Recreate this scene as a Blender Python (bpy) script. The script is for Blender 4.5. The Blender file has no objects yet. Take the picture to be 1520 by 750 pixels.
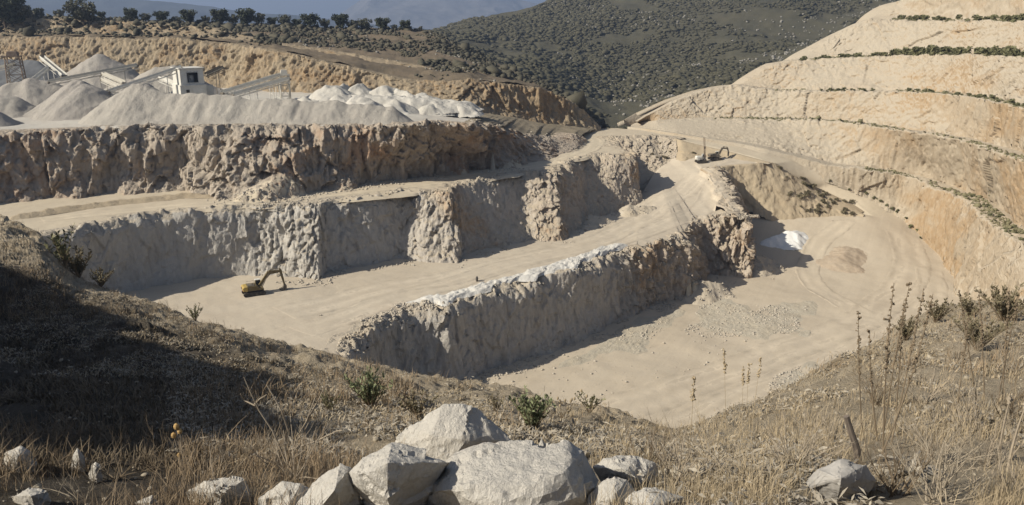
import bpy, bmesh, math, random
import numpy as np
from mathutils import Vector, Matrix, Euler
from mathutils.bvhtree import BVHTree

RNG = np.random.default_rng(7)
random.seed(7)
R = math.radians
scene = bpy.context.scene
COL = scene.collection

# ------------------------------------------------------------------ camera geometry (metres, eye at the origin)
FPX, CX, CY, PITCH = 1193.0, 760.0, 375.0, R(16.0)
cp, sp = math.cos(PITCH), math.sin(PITCH)

def ray(px, py):
    a, b = (px - CX) / FPX, -(py - CY) / FPX
    return np.array([a, cp + b * sp, -sp + b * cp])

def P(px, py, z):                      # survey point on a level of known height
    r = ray(px, py)
    return r * (z / r[2])

def PD(px, py, d):                     # survey point at a known distance ahead
    r = ray(px, py)
    return r * (d / r[1])

# ------------------------------------------------------------------ numpy noise
def _h(ix, iy, iz, seed):
    n = (ix.astype(np.int64) * 374761393 + iy.astype(np.int64) * 668265263 + iz.astype(np.int64) * 2147483647 + seed * 1274126177) & 0xffffffff
    n = ((n ^ (n >> 13)) * 1274126177) & 0xffffffff
    n = ((n ^ (n >> 16)) * 2246822519) & 0xffffffff
    n = n ^ (n >> 15)
    return n.astype(np.float64) / 4294967296.0

def vnoise(p, scale, seed=0):
    q = p / scale
    i = np.floor(q).astype(np.int64)
    f = q - i
    f = f * f * (3 - 2 * f)
    out = 0
    for dx in (0, 1):
        for dy in (0, 1):
            for dz in (0, 1):
                w = (f[:, 0] if dx else 1 - f[:, 0]) * (f[:, 1] if dy else 1 - f[:, 1]) * (f[:, 2] if dz else 1 - f[:, 2])
                out = out + w * _h(i[:, 0] + dx, i[:, 1] + dy, i[:, 2] + dz, seed)
    return out * 2 - 1

def fbm(p, scale, octv=4, seed=0, gain=0.5):
    p = np.asarray(p, float)
    a, s, tot = 1.0, np.asarray(scale, float), 0
    for k in range(octv):
        tot = tot + a * vnoise(p + 17.3 * k, s, seed + k)
        a *= gain
        s = s * 0.5
    return tot

def facet(p, size, seed=0, tilt=0.5):   # broken-rock noise: every cell is a tilted flat face
    q = np.asarray(p, float) / np.asarray(size, float)
    i = np.floor(q).astype(np.int64)
    best = np.full(len(q), 1e9)
    val = np.zeros(len(q))
    for dx in (-1, 0, 1):
        for dy in (-1, 0, 1):
            for dz in (-1, 0, 1):
                a, b, c = i[:, 0] + dx, i[:, 1] + dy, i[:, 2] + dz
                cx = a + _h(a, b, c, seed); cy = b + _h(a, b, c, seed + 1); cz = c + _h(a, b, c, seed + 2)
                ex, ey, ez = q[:, 0] - cx, q[:, 1] - cy, q[:, 2] - cz
                d = ex * ex + ey * ey + ez * ez
                m = d < best
                best[m] = d[m]
                v = (_h(a, b, c, seed + 3) * 2 - 1) + tilt * 2 * ((_h(a, b, c, seed + 4) - .5) * ex + (_h(a, b, c, seed + 5) - .5) * ey + (_h(a, b, c, seed + 6) - .5) * ez) * 2
                val[m] = v[m]
    return val

# ------------------------------------------------------------------ mesh helpers
def mesh_np(name, verts, faces, mat=None, smooth=False, mats=None, mat_idx=None):
    verts = np.asarray(verts, np.float32).reshape(-1, 3)
    me = bpy.data.meshes.new(name)
    if isinstance(faces, np.ndarray):
        nf, k = faces.shape
        me.vertices.add(len(verts)); me.vertices.foreach_set('co', verts.ravel())
        me.loops.add(nf * k); me.loops.foreach_set('vertex_index', faces.astype(np.int32).ravel())
        me.polygons.add(nf); me.polygons.foreach_set('loop_start', np.arange(nf, dtype=np.int32) * k)
        try:
            me.polygons.foreach_set('loop_total', np.full(nf, k, np.int32))
        except Exception:
            pass
        me.update(calc_edges=True); me.validate()
    else:
        me.from_pydata(verts.tolist(), [], faces)
    if mats:
        for m in mats: me.materials.append(m)
    elif mat:
        me.materials.append(mat)
    if mat_idx is not None:
        me.polygons.foreach_set('material_index', np.asarray(mat_idx, np.int32))
    if smooth:
        me.polygons.foreach_set('use_smooth', np.ones(len(me.polygons), bool))
    return me

def link(name, me, parent=None):
    o = bpy.data.objects.new(name, me)
    COL.objects.link(o)
    if parent is not None: o.parent = parent
    return o

def attr(me, name, values):
    a = me.attributes.new(name, 'FLOAT', 'POINT')
    a.data.foreach_set('value', np.asarray(values, np.float32))

def grid_faces(nr, nc):
    r, c = np.meshgrid(np.arange(nr - 1), np.arange(nc - 1), indexing='ij')
    a = (r * nc + c).ravel()
    return np.stack([a, a + 1, a + nc + 1, a + nc], 1)

def tag(o, label=None, cat=None, group=None, kind=None):
    if label: o['label'] = label
    if cat: o['category'] = cat
    if group: o['group'] = group
    if kind: o['kind'] = kind
    return o

def struct(o):
    o['kind'] = 'structure'
    return o

def empty(name, loc, rz=0, label=None, cat=None, group=None):
    o = bpy.data.objects.new(name, None)
    COL.objects.link(o)
    o.location = loc
    o.rotation_euler = (0, 0, rz)
    o.empty_display_size = .3
    return tag(o, label, cat, group)

def copy_tree(root, loc, rz=0, s=1.0, label=None, group=None):
    c = root.copy(); COL.objects.link(c)
    c.location = loc; c.rotation_euler = (0, 0, rz)
    c.scale = (s, s, s) if not hasattr(s, '__len__') else s
    if label: c['label'] = label
    if group: c['group'] = group
    for ch in list(root.children):
        d = ch.copy(); COL.objects.link(d); d.parent = c
        for g in list(ch.children):
            e = g.copy(); COL.objects.link(e); e.parent = d
    return c

class MB:                                # collects boxes, bars and prisms into one mesh
    def __init__(s): s.v = []; s.f = []
    def add(s, vs, fs):
        n = len(s.v); s.v += [tuple(v) for v in vs]; s.f += [tuple(i + n for i in f) for f in fs]
    def box(s, c, d, rot=None, taper=1.0):
        x, y, z = d[0] / 2, d[1] / 2, d[2] / 2
        vs = [Vector((sx * x * (taper if sz > 0 else 1), sy * y * (taper if sz > 0 else 1), sz * z)) for sz in (-1, 1) for sx, sy in ((-1, -1), (1, -1), (1, 1), (-1, 1))]
        if rot is not None: vs = [rot @ v for v in vs]
        vs = [v + Vector(c) for v in vs]
        s.add(vs, [(3, 2, 1, 0), (4, 5, 6, 7), (0, 1, 5, 4), (1, 2, 6, 5), (2, 3, 7, 6), (3, 0, 4, 7)])
    def bar(s, a, b, w, h):              # box beam from a to b
        a, b = Vector(a), Vector(b)
        d = b - a; L = d.length
        q = d.to_track_quat('X', 'Z').to_matrix()
        s.box((a + b) / 2, (L, w, h), q)
    def tube(s, pts, rad, n=6):
        pts = [Vector(p) for p in pts]
        if not hasattr(rad, '__len__'): rad = [rad] * len(pts)
        base = len(s.v)
        for i, p in enumerate(pts):
            t = (pts[min(i + 1, len(pts) - 1)] - pts[max(i - 1, 0)]).normalized()
            x = t.cross(Vector((.31, .17, .93)));
            if x.length < 1e-3: x = t.cross(Vector((1, 0, 0)))
            x.normalize(); y = t.cross(x)
            for k in range(n):
                a = 2 * math.pi * k / n
                s.v.append(tuple(p + (x * math.cos(a) + y * math.sin(a)) * rad[i]))
        for i in range(len(pts) - 1):
            for k in range(n):
                a = base + i * n + k; b = base + i * n + (k + 1) % n
                s.f.append((a, b, b + n, a + n))
        s.f.append(tuple(base + k for k in range(n))[::-1])
        e = base + (len(pts) - 1) * n
        s.f.append(tuple(e + k for k in range(n)))
    def prism(s, outline, y0, y1):       # (x, z) outline extruded along y
        n = len(outline)
        vs = [(x, y0, z) for x, z in outline] + [(x, y1, z) for x, z in outline]
        fs = [tuple(range(n)), tuple(range(2 * n - 1, n - 1, -1))]
        fs += [(i, i + n, (i + 1) % n + n, (i + 1) % n) for i in range(n)]
        s.add(vs, fs)
    def build(s, name, mat, parent=None, bevel=0.0, smooth=False):
        me = bpy.data.meshes.new(name)
        me.from_pydata(s.v, [], s.f)
        bm = bmesh.new(); bm.from_mesh(me)
        bmesh.ops.recalc_face_normals(bm, faces=bm.faces)
        if bevel > 0:
            bmesh.ops.bevel(bm, geom=list(bm.edges), offset=bevel, segments=1, affect='EDGES', clamp_overlap=True)
        bm.to_mesh(me); bm.free()
        me.materials.append(mat)
        if smooth: me.polygons.foreach_set('use_smooth', np.ones(len(me.polygons), bool))
        return link(name, me, parent)

# ------------------------------------------------------------------ materials
def new_mat(name):
    m = bpy.data.materials.new(name); m.use_nodes = True
    nt = m.node_tree; nt.nodes.clear()
    out = nt.nodes.new('ShaderNodeOutputMaterial'); b = nt.nodes.new('ShaderNodeBsdfPrincipled')
    nt.links.new(b.outputs[0], out.inputs[0])
    b.inputs['Roughness'].default_value = .9
    b.inputs['Specular IOR Level'].default_value = .15
    return m, nt, b

class NT:
    def __init__(s, nt): s.nt = nt
    def n(s, t, **kw):
        x = s.nt.nodes.new(t)
        for k, v in kw.items(): setattr(x, k, v)
        return x
    def l(s, a, b): s.nt.links.new(a, b)
    def pos(s, scale=(1, 1, 1), obj=False):
        if obj: o = s.n('ShaderNodeTexCoord').outputs['Object']
        else: o = s.n('ShaderNodeNewGeometry').outputs['Position']
        v = s.n('ShaderNodeVectorMath', operation='MULTIPLY'); v.inputs[1].default_value = scale
        s.l(o, v.inputs[0]); return v.outputs[0]
    def noise(s, vec, scale, detail=6, rough=.55, dist=0.0):
        x = s.n('ShaderNodeTexNoise'); x.inputs['Scale'].default_value = scale; x.inputs['Detail'].default_value = detail
        x.inputs['Roughness'].default_value = rough; x.inputs['Distortion'].default_value = dist
        s.l(vec, x.inputs['Vector']); return x.outputs['Fac']
    def ramp(s, fac, a, b):
        x = s.n('ShaderNodeMapRange'); x.inputs['From Min'].default_value = a; x.inputs['From Max'].default_value = b
        x.interpolation_type = 'SMOOTHSTEP'
        s.l(fac, x.inputs['Value']); return x.outputs['Result']
    def math(s, op, a, b=None):
        x = s.n('ShaderNodeMath', operation=op)
        for i, v in enumerate((a, b)):
            if v is None: continue
            if isinstance(v, (int, float)): x.inputs[i].default_value = v
            else: s.l(v, x.inputs[i])
        return x.outputs[0]
    def mix(s, fac, a, b, mode='MIX'):
        x = s.n('ShaderNodeMix', data_type='RGBA', blend_type=mode)
        for i, v in ((0, fac), (6, a), (7, b)):
            if isinstance(v, (int, float)): x.inputs[i].default_value = v
            elif isinstance(v, (tuple, list)): x.inputs[i].default_value = (*v, 1)
            else: s.l(v, x.inputs[i])
        return x.outputs[2]
    def attr(s, name):
        x = s.n('ShaderNodeAttribute'); x.attribute_name = name; return x.outputs['Fac']
    def bump(s, h, strength, dist, bsdf, prev=None):
        x = s.n('ShaderNodeBump'); x.inputs['Strength'].default_value = strength; x.inputs['Distance'].default_value = dist
        s.l(h, x.inputs['Height'])
        if prev is not None: s.l(prev, x.inputs['Normal'])
        s.l(x.outputs[0], bsdf.inputs['Normal']); return x.outputs[0]

def rock_mat(name, pale, warm, dark, warm_bias=.5, use_attr=False, top_dust=(.46, .39, .29), streak=1.0, fine=1.2, k=1.0):
    m, nt, b = new_mat(name); t = NT(nt)
    p = t.pos((k, k, k)); pv = t.pos((k, k, .22 * k)); pd = t.pos((k, k, .5 * k))
    big = t.noise(p, .045, 5, .6, .6)
    w = t.ramp(big, .62 - warm_bias * .35, .85 - warm_bias * .35)
    if use_attr:
        w = t.math('MULTIPLY', t.math('ADD', w, .25), t.attr('warm'))
        w = t.math('MINIMUM', w, 1.0)
    c = t.mix(w, pale, warm)
    st = t.ramp(t.noise(pv, .45, 7, .62, .4), .45, .75)
    c = t.mix(t.math('MULTIPLY', st, .55 * streak), c, dark)
    blk = t.ramp(t.noise(pd, 1.1, 5, .6), .35, .7)
    c = t.mix(t.math('MULTIPLY', blk, .35), c, tuple(min(1, x * 1.25) for x in pale))
    fn = t.noise(p, 5.0, 6, .7)
    c = t.mix(t.math('MULTIPLY', t.ramp(fn, .45, .8), .3), c, dark)
    nz = t.n('ShaderNodeSeparateXYZ'); g = t.n('ShaderNodeNewGeometry'); t.l(g.outputs['Normal'], nz.inputs[0])
    dust = t.ramp(nz.outputs[2], .45, .85)
    c = t.mix(t.math('MULTIPLY', dust, .75), c, top_dust)
    t.l(c, b.inputs['Base Color'])
    vor = t.n('ShaderNodeTexVoronoi', feature='DISTANCE_TO_EDGE'); vor.inputs['Scale'].default_value = .8
    t.l(pd, vor.inputs['Vector'])
    crack = t.ramp(vor.outputs['Distance'], 0.0, .12)
    v2 = t.n('ShaderNodeTexVoronoi', feature='F1'); v2.inputs['Scale'].default_value = 1.7 / fine ** .5; t.l(pd, v2.inputs['Vector'])
    sep = t.n('ShaderNodeSeparateColor'); t.l(v2.outputs['Color'], sep.inputs[0])
    h = t.math('ADD', t.math('MULTIPLY', t.noise(pd, 1.6, 8, .7), 1.0), t.math('ADD', t.math('MULTIPLY', crack, .03), t.math('MULTIPLY', sep.outputs[0], .22)))
    t.bump(h, .9, .5 * fine, b)
    return m

def soil_mat(name, a, c2, c3, scale=.08, fine=2.5, bump=.25, tracks=None, speck=None, rut=False):
    m, nt, b = new_mat(name); t = NT(nt)
    p = t.pos((1, 1, .3))
    c = t.mix(t.ramp(t.noise(p, scale, 6, .6, .5), .35, .68), a, c2)
    c = t.mix(t.math('MULTIPLY', t.ramp(t.noise(p, scale * 6, 6, .65, .3), .45, .75), .5), c, c3)
    c = t.mix(t.math('MULTIPLY', t.ramp(t.noise(p, fine, 5, .7), .5, .8), .4), c, tuple(x * .62 for x in c3))
    if tracks:                                    # wheel ruts worn into the floor, running along the given bearing
        rot = t.n('ShaderNodeVectorRotate', rotation_type='Z_AXIS'); rot.inputs['Angle'].default_value = tracks
        t.l(t.n('ShaderNodeNewGeometry').outputs['Position'], rot.inputs['Vector'])
        v = t.n('ShaderNodeVectorMath', operation='MULTIPLY'); v.inputs[1].default_value = (.018, .55, .1); t.l(rot.outputs[0], v.inputs[0])
        k = t.ramp(t.noise(v.outputs[0], 1.0, 6, .62, 1.2), .42, .7)
        c = t.mix(t.math('MULTIPLY', k, .2), c, tuple(min(1, x * 1.2) for x in a))
    if rut:
        k = t.math('MULTIPLY', t.attr('rut'), t.ramp(t.noise(p, .7, 5, .65), .25, .6))
        c = t.mix(t.math('MULTIPLY', k, .85), c, tuple(min(1, x * 1.26) for x in a))
        c = t.mix(t.math('MULTIPLY', t.attr('edge'), .30), c, tuple(x * .62 for x in c3))
    if speck:
        s = t.ramp(t.noise(p, 9, 3, .6), .62, .72)
        c = t.mix(t.math('MULTIPLY', s, .6), c, speck)
    t.l(c, b.inputs['Base Color'])
    t.bump(t.math('ADD', t.noise(p, fine * 1.6, 7, .7), t.math('MULTIPLY', t.noise(p, .5, 4, .6), 1.5)), bump, .35, b)
    return m

def plain_mat(name, col, rough=.6, var=.25, scale=2.0, metal=0.0, dust=None, dust_amt=.4, obj=True):
    m, nt, b = new_mat(name); t = NT(nt)
    p = t.pos(obj=obj)
    n = t.noise(p, scale, 6, .65)
    c = t.mix(t.math('MULTIPLY', t.ramp(n, .35, .75), var * 2), col, tuple(x * .55 for x in col))
    if dust: c = t.mix(t.math('MULTIPLY', t.ramp(t.noise(p, scale * .7 + .3, 5, .7), .4, .7), dust_amt), c, dust)
    t.l(c, b.inputs['Base Color'])
    b.inputs['Roughness'].default_value = rough; b.inputs['Metallic'].default_value = metal
    return m

def leaf_mat(name, a, c2, scale=.6, trans=.0):
    m, nt, b = new_mat(name); t = NT(nt)
    oi = t.n('ShaderNodeObjectInfo')
    c = t.mix(t.ramp(t.noise(t.pos(), scale, 4, .7), .3, .7), a, c2)
    c = t.mix(t.math('MULTIPLY', oi.outputs['Random'], .35), c, tuple(x * .6 for x in a))
    t.l(c, b.inputs['Base Color']); b.inputs['Roughness'].default_value = .75
    return m
HAZE, SKY_STRENGTH, EXPOSURE = 0.00017, .05, 0.5
# ================================================================== materials of the ground
M_ROCK_GREY = rock_mat('limestone grey', (.47, .445, .40), (.41, .29, .18), (.23, .20, .17), .25, True)
M_ROCK_BROWN = rock_mat('limestone brown', (.42, .375, .31), (.38, .24, .145), (.19, .145, .11), .45, True, top_dust=(.40, .345, .275))
M_ROCK_OCHRE = rock_mat('limestone ochre', (.36, .30, .21), (.32, .22, .125), (.14, .10, .065), .5, True, top_dust=(.27,.22,.155), streak=1.5)
M_ROCK_TAN = rock_mat('limestone tan', (.37, .32, .245), (.34, .24, .14), (.235, .175, .12), .55, True, top_dust=(.45,.39,.30), streak=.5, fine=.45)
M_FLOOR = soil_mat('quarry floor dust', (.495, .43, .335), (.455, .39, .30), (.425, .355, .27), .03, 1.6, .18, tracks=R(-40))
M_FLOOR_RUT = soil_mat('rutted quarry floor dust', (.495, .43, .335), (.455, .39, .30), (.425, .355, .27), .03, 1.6, .18, tracks=R(-40), rut=True)
M_PIT = soil_mat('pit floor dust', (.49, .42, .32), (.455, .385, .29), (.435, .365, .27), .03, 1.4, .15, tracks=R(-62))
M_PIT_RUT = soil_mat('rutted pit floor dust', (.49, .42, .32), (.455, .385, .29), (.435, .365, .27), .03, 1.4, .15, tracks=R(-62), rut=True)
M_ROAD = soil_mat('haul road dust', (.50, .43, .32), (.47, .40, .30), (.43, .36, .27), .05, 1.6, .15, tracks=R(-38))
M_ROAD_RUT = soil_mat('rutted haul road dust', (.50, .43, .32), (.47, .40, .30), (.43, .36, .27), .05, 1.6, .15, tracks=R(-38), rut=True)
M_YARD = soil_mat('stock yard fines', (.49, .46, .40), (.46, .42, .36), (.42, .375, .31), .06, 1.6, .15)
M_PILE = soil_mat('crushed limestone', (.39, .36, .31), (.36, .33, .285), (.34, .305, .26), .12, 2.2, .7)
M_PILE_WHITE = soil_mat('white crushed limestone', (.54, .51, .45), (.50, .47, .41), (.47, .43, .37), .12, 2.2, .6)
M_SPREAD = soil_mat('white broken stone', (.66, .635, .575), (.62, .59, .53), (.57, .53, .47), .3, 2.6, .6)
M_SAND = soil_mat('grey crusher sand', (.37, .34, .295), (.335, .305, .27), (.31, .28, .24), .15, 2.5, .6)
M_RED = soil_mat('reddish clay', (.41, .325, .235), (.42, .345, .255), (.38, .295, .21), .15, 2.0, .3)
M_SPOIL = soil_mat('spoil slope', (.42, .345, .24), (.39, .315, .215), (.33, .26, .175), .09, 1.8, .5)
M_OLDBENCH = soil_mat('overgrown bench', (.27, .225, .16), (.22, .185, .13), (.17, .145, .105), .1, 1.5, .4)
M_SCRUB = soil_mat('dry scrub ground', (.20, .155, .105), (.16, .128, .088), (.11, .095, .066), .03, .8, .6)
M_HILL = soil_mat('wooded hill ground', (.085, .078, .05), (.07, .066, .044), (.105, .092, .064), .02, .35, .6, speck=(.17, .16, .14))
M_NEAR = soil_mat('foreground slope', (.33, .265, .18), (.27, .21, .138), (.18, .138, .09), .25, 3.0, .6, speck=(.36, .31, .23))
M_DARKSOIL = soil_mat('burnt scrub slope', (.13, .105, .078), (.09, .076, .058), (.062, .053, .042), .3, 3.0, .7)  # dark dry brush, with the slope's shade also put into the colour
M_WHITE_ROCK = rock_mat('white boulder limestone', (.56, .53, .475), (.48, .41, .31), (.27, .235, .19), .4, top_dust=(.55, .515, .455), streak=.6, fine=.16, k=6.0)
M_OUTCROP = rock_mat('weathered outcrop', (.24, .225, .195), (.22, .185, .14), (.13, .12, .10), .3, streak=.3, fine=.3, top_dust=(.24,.225,.195))
M_STONE = rock_mat('loose rubble', (.43, .395, .34), (.37, .305, .22), (.25, .21, .165), .35, streak=.3, fine=.3)
M_BLUE = soil_mat('bare far mountain', (.17, .16, .15), (.11, .107, .10), (.24, .22, .20), .002, .01, .5)
M_BLUE_DARK = soil_mat('wooded far mountain', (.04, .045, .042), (.032, .038, .035), (.05, .052, .048), .002, .01, .4)

# ================================================================== survey lines
def Lz(pts, smooth=0):
    return _line([(u, P(x, y, z)) for u, x, y, z in pts])
def Ld(pts):
    return _line([(u, PD(x, y, d)) for u, x, y, d in pts])
def Lw(pts):
    return _line([(u, np.array([x, y, z], float)) for u, x, y, z in pts])
def _line(ps):
    us = np.array([p[0] for p in ps], float); xs = np.array([p[1] for p in ps])
    if us[0] <= -100:                                  # run on in the same direction beyond the left of the view
        d = (xs[1] - xs[0]) / (us[1] - us[0]); us = np.concatenate([[us[0] - 320], us]); xs = np.concatenate([[xs[0] - d * 320], xs])
    return lambda u: np.stack([np.interp(u, us, xs[:, k]) for k in range(3)], -1)
def cols(lines, u0, u1, step):
    uu = np.linspace(u0, u1, 6000)
    sp_ = np.max([np.linalg.norm(np.diff(l(uu), axis=0), axis=1) for l in lines], axis=0)
    cum = np.concatenate([[0], np.cumsum(sp_)])
    n = max(4, int(cum[-1] / step))
    return np.interp(np.linspace(0, cum[-1], n), cum, uu)
def gsm(a, s):
    if s < .5: return a
    k = int(3 * s) + 1; x = np.arange(-k, k + 1); w = np.exp(-x * x / (2 * s * s)); w /= w.sum()
    if a.ndim == 1: return np.convolve(np.pad(a, k, 'edge'), w, 'valid')
    return np.stack([np.convolve(np.pad(a[:, i], k, 'edge'), w, 'valid') for i in range(a.shape[1])], 1)
def normals_of(line, s):
    t = np.gradient(line, axis=0); t[:, 2] = 0
    t = gsm(t, s); t /= np.linalg.norm(t, axis=1)[:, None] + 1e-9
    return np.stack([t[:, 1], -t[:, 0], 0 * t[:, 0]], 1)
def offset(line, dist, u0, u1, dz=0, s=40):
    uu = np.linspace(u0, u1, 800); p = line(uu); n = normals_of(p, s)
    q = p + n * (dist(uu)[:, None] if callable(dist) else dist); q[:, 2] += dz
    return lambda u: np.stack([np.interp(u, uu, q[:, k]) for k in range(3)], -1)

TOPS = {}
def topped(line, u0, u1, name, inward):           # where the broken rim of a face really runs
    r, d = TOPS[name]; uu = np.linspace(u0, u1, 1500); p = line(uu); n = normals_of(p, 12)
    D2 = ((p[:, None, :2] - r[None, :, :2]) ** 2).sum(2); k = D2.argmin(1); m = np.sqrt(D2.min(1))
    q = p + d[k] * np.exp(-np.maximum(m - 1.5, 0) / 2)[:, None] - n * inward
    return lambda u: np.stack([np.interp(u, uu, q[:, j]) for j in range(3)], -1)
def cliff(name, foot, rim, u0, u1, step, rows, mat, amps=((6, 1.2), (2.4, .55), (1.0, .25)), seed=1, inset=3.0, talus=2.5, rimz=.6,
          warm=None, smooth_n=6.0, top_noise=.25, stretch=1.7, big=0.0, gully=0.0, gs=3.0, rough=None, crest=0.0, crest_v=.84, inset_u=None):
    u = cols([foot, rim], u0, u1, step)
    f, r = foot(u), rim(u)
    sg = smooth_n / step
    f = gsm(f, .6 / step); r = gsm(r, .5 / step)
    n = normals_of((f + r) / 2, sg); nr_ = normals_of(r, sg * .6)
    H = np.maximum(r[:, 2] - f[:, 2], .3)
    tal = talus * np.clip(fbm(f, 9, 3, seed + 50) * .9 + .35, 0, 2) * np.clip(H / 10, .1, 1.3)
    V = np.linspace(0, 1, rows)
    layers = [f + n * (tal[:, None] + .8) + np.array([0, 0, -1.4])]; W = [.15 + 0 * u]
    for v in V:
        p = f * (1 - v) + r * v
        if crest: p = p - n * (crest * np.clip((v - crest_v) / (1 - crest_v), 0, 1) ** 2 * np.clip(.5 + fbm(r, 5, 3, seed + 60), .1, 1.3))[:, None]
        p = p + n * (tal * np.clip(1 - v / .38, 0, 1) ** 1.4)[:, None]
        layers.append(p); W.append((.45 + .55 * min(1, v / .25)) * (1 - .35 * max(0, (v - .85) / .15)) + 0 * u)
    ntop = max(3, int(inset / step / 1.5) + 1)
    L0 = layers[-1]; TOPS[name] = (r.copy(), L0 - r)
    iu = np.ones(len(u)) if inset_u is None else np.interp(u, *inset_u)
    for k in range(1, ntop + 1):
        a = k / ntop
        q = L0 - nr_ * (inset * a * iu)[:, None]
        q = q + np.array([0, 0, 1]) * ((-.5 if k == ntop else .06 * (1 - a)))
        layers.append(q); W.append(-1.0 * (1 - a) + 0 * u)
    L = np.array(layers); nrow, nc = L.shape[:2]
    W = np.array(W)
    pts = L.reshape(-1, 3); N = np.broadcast_to(n, (nrow, nc, 3)).reshape(-1, 3)
    hs = np.clip(np.broadcast_to(H, (nrow, nc)).reshape(-1) / 8, .08, 1)
    w = W.reshape(-1)
    d = 0
    for i, (sz, am) in enumerate(amps):
        jit = pts + fbm(pts, sz * 1.5, 2, seed + 90 + i)[:, None] * sz * .12
        d = d + am * facet(jit, (sz, sz, sz * stretch), seed + 10 * i, .55)
    if big: d = d + big * fbm(pts * np.array([1, 1, .25]), 14, 2, seed + 70)
    if gully:
        q = pts * np.array([1, 1, .12]); d = d + gully * (np.abs(fbm(q, gs, 3, seed + 71)) * 2 - .6)
    if rough is not None: d = d * np.tile(np.interp(u, [a for a, _ in rough], [b for _, b in rough]), nrow)
    face = np.clip(w, 0, 1); top = np.clip(-w, 0, 1)
    out = pts + N * (d * hs * (face + top * .55))[:, None]
    zn = rimz * (facet(pts, (1.6, 1.6, 1.6), seed + 77, .4) * .6 + fbm(pts, 5, 3, seed + 78) * .5)
    vrow = np.repeat(np.arange(nrow), nc)
    vv = np.clip((vrow - 1) / (rows - 1), 0, 1)
    rimw = np.where(vrow <= rows, np.clip((vv - .7) / .3, 0, 1), np.clip(top, 0, 1))
    footw = np.where(vv < .3, (1 - vv / .3), 0)
    out[:, 2] += zn * hs * rimw + footw * .45 * hs * facet(pts, (1.2, 1.2, 1.0), seed + 79, .3)
    out[:, 2] += top * top_noise * fbm(pts, 1.3, 3, seed + 80) * hs
    F = grid_faces(nrow, nc)
    me = mesh_np(name, out, F, mat)
    wv = np.ones(len(out)) if warm is None else np.tile(np.interp(u, [a for a, _ in warm], [b for _, b in warm]), nrow)
    attr(me, 'warm', wv)
    return struct(link(name, me))

def sheet(name, a, b, u0, u1, step, rows, mat, v0=0.0, v1=1.0, noise=.25, seed=3, rowpow=1.0, dz=0.0, dip=0.0):
    u = cols([a, b], u0, u1, step)
    A, B = a(u), b(u)
    V = v0 + (v1 - v0) * np.linspace(0, 1, rows) ** rowpow
    pts = np.concatenate([A * (1 - v) + B * v for v in V])
    pts[:, 2] += noise * (fbm(pts, 9, 3, seed) * .7 + fbm(pts, 1.6, 3, seed + 5) * .25) + dz
    if dip:
        dd = np.concatenate([np.linalg.norm((B - A)[:, :2] * v, axis=1) for v in V]); pts[:, 2] -= .45 * np.clip(1 - dd / dip, 0, 1)
    me = mesh_np(name, pts, grid_faces(rows, len(u)), mat, smooth=True)
    return struct(link(name, me))

# ---- level "A": the floor the excavator stands on (55 m below the eye), its outer rim and foot
A_ = -55.0
DA_RIM = Lz([(100, 200, 660, A_), (400, 400, 600, A_), (500, 500, 552, A_), (521, 521, 533, A_), (532, 531, 517, A_), (546, 545, 505, A_), (567, 566, 482, A_), (591, 590, 472, A_),
             (619, 619, 461, A_), (636, 636, 460, A_), (664, 664, 461, A_), (688, 688, 451, A_), (716, 716, 440.5, A_), (747, 747, 432, A_), (775, 775, 427, A_),
             (799, 799, 420, A_), (827, 827, 409, A_), (854, 854, 406, A_), (889, 889, 394, A_), (917, 917, 380, A_), (934, 934, 373, A_), (952, 952, 373, A_),
             (974, 974, 363, A_), (1000, 1000, 357, -54.8), (1020, 1020, 353, -54.6), (1032, 1031, 332, -54.5), (1041, 1041, 325, -54.3), (1064, 1064, 322, -54), (1090, 1090, 319, -53.5), (1105, 1105, 324, -53),
             (1114, 1113, 327, -52.6), (1120, 1105, 312, -51.8), (1126, 1097, 300, -51), (1132, 1093, 283, -49.4), (1140, 1083, 262, -47.3), (1150, 1070, 249, -45.8), (1160, 1085, 246, -45.5),
             (1180, 1120, 244, -45.2), (1200, 1150, 242, -45.2), (1215, 1172, 257, -48.6), (1240, 1213, 279.5, -54), (1270, 1264, 305, -58.4), (1284, 1280, 316, -60)])
DA_FOOT = Lz([(100, 200, 760, -70), (400, 400, 700, -70), (500, 500, 652, -70), (521, 521, 633, -70), (546, 546, 606, -70), (567, 566, 590, -70), (600, 600, 578, -70), (636, 638, 570, -70), (664, 666, 571, -70),
              (688, 690, 560, -70), (723, 723, 546, -70), (775, 775, 529, -70), (827, 827, 511, -70), (889, 889, 483, -70), (934, 936, 464, -70), (952, 952, 456, -70),
              (974, 974, 447, -70), (1000, 1003, 442, -70), (1020, 1031, 442, -70), (1032, 1043, 420, -69.8), (1041, 1049, 408, -69.6), (1064, 1066, 410, -69.4), (1090, 1090, 409, -69), (1105, 1103, 408, -68.6), (1114, 1112, 407, -68.4),
              (1120, 1108, 385, -67), (1132, 1100, 345, -64), (1140, 1094, 318, -61), (1150, 1090, 300, -57.5), (1160, 1108, 305, -58.2), (1180, 1146, 322, -61), (1200, 1195, 319.5, -60.5), (1215, 1218, 318, -60.3), (1240, 1247, 317, -60.1),
              (1270, 1274, 318, -60), (1284, 1283, 319, -59.9)])
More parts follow.
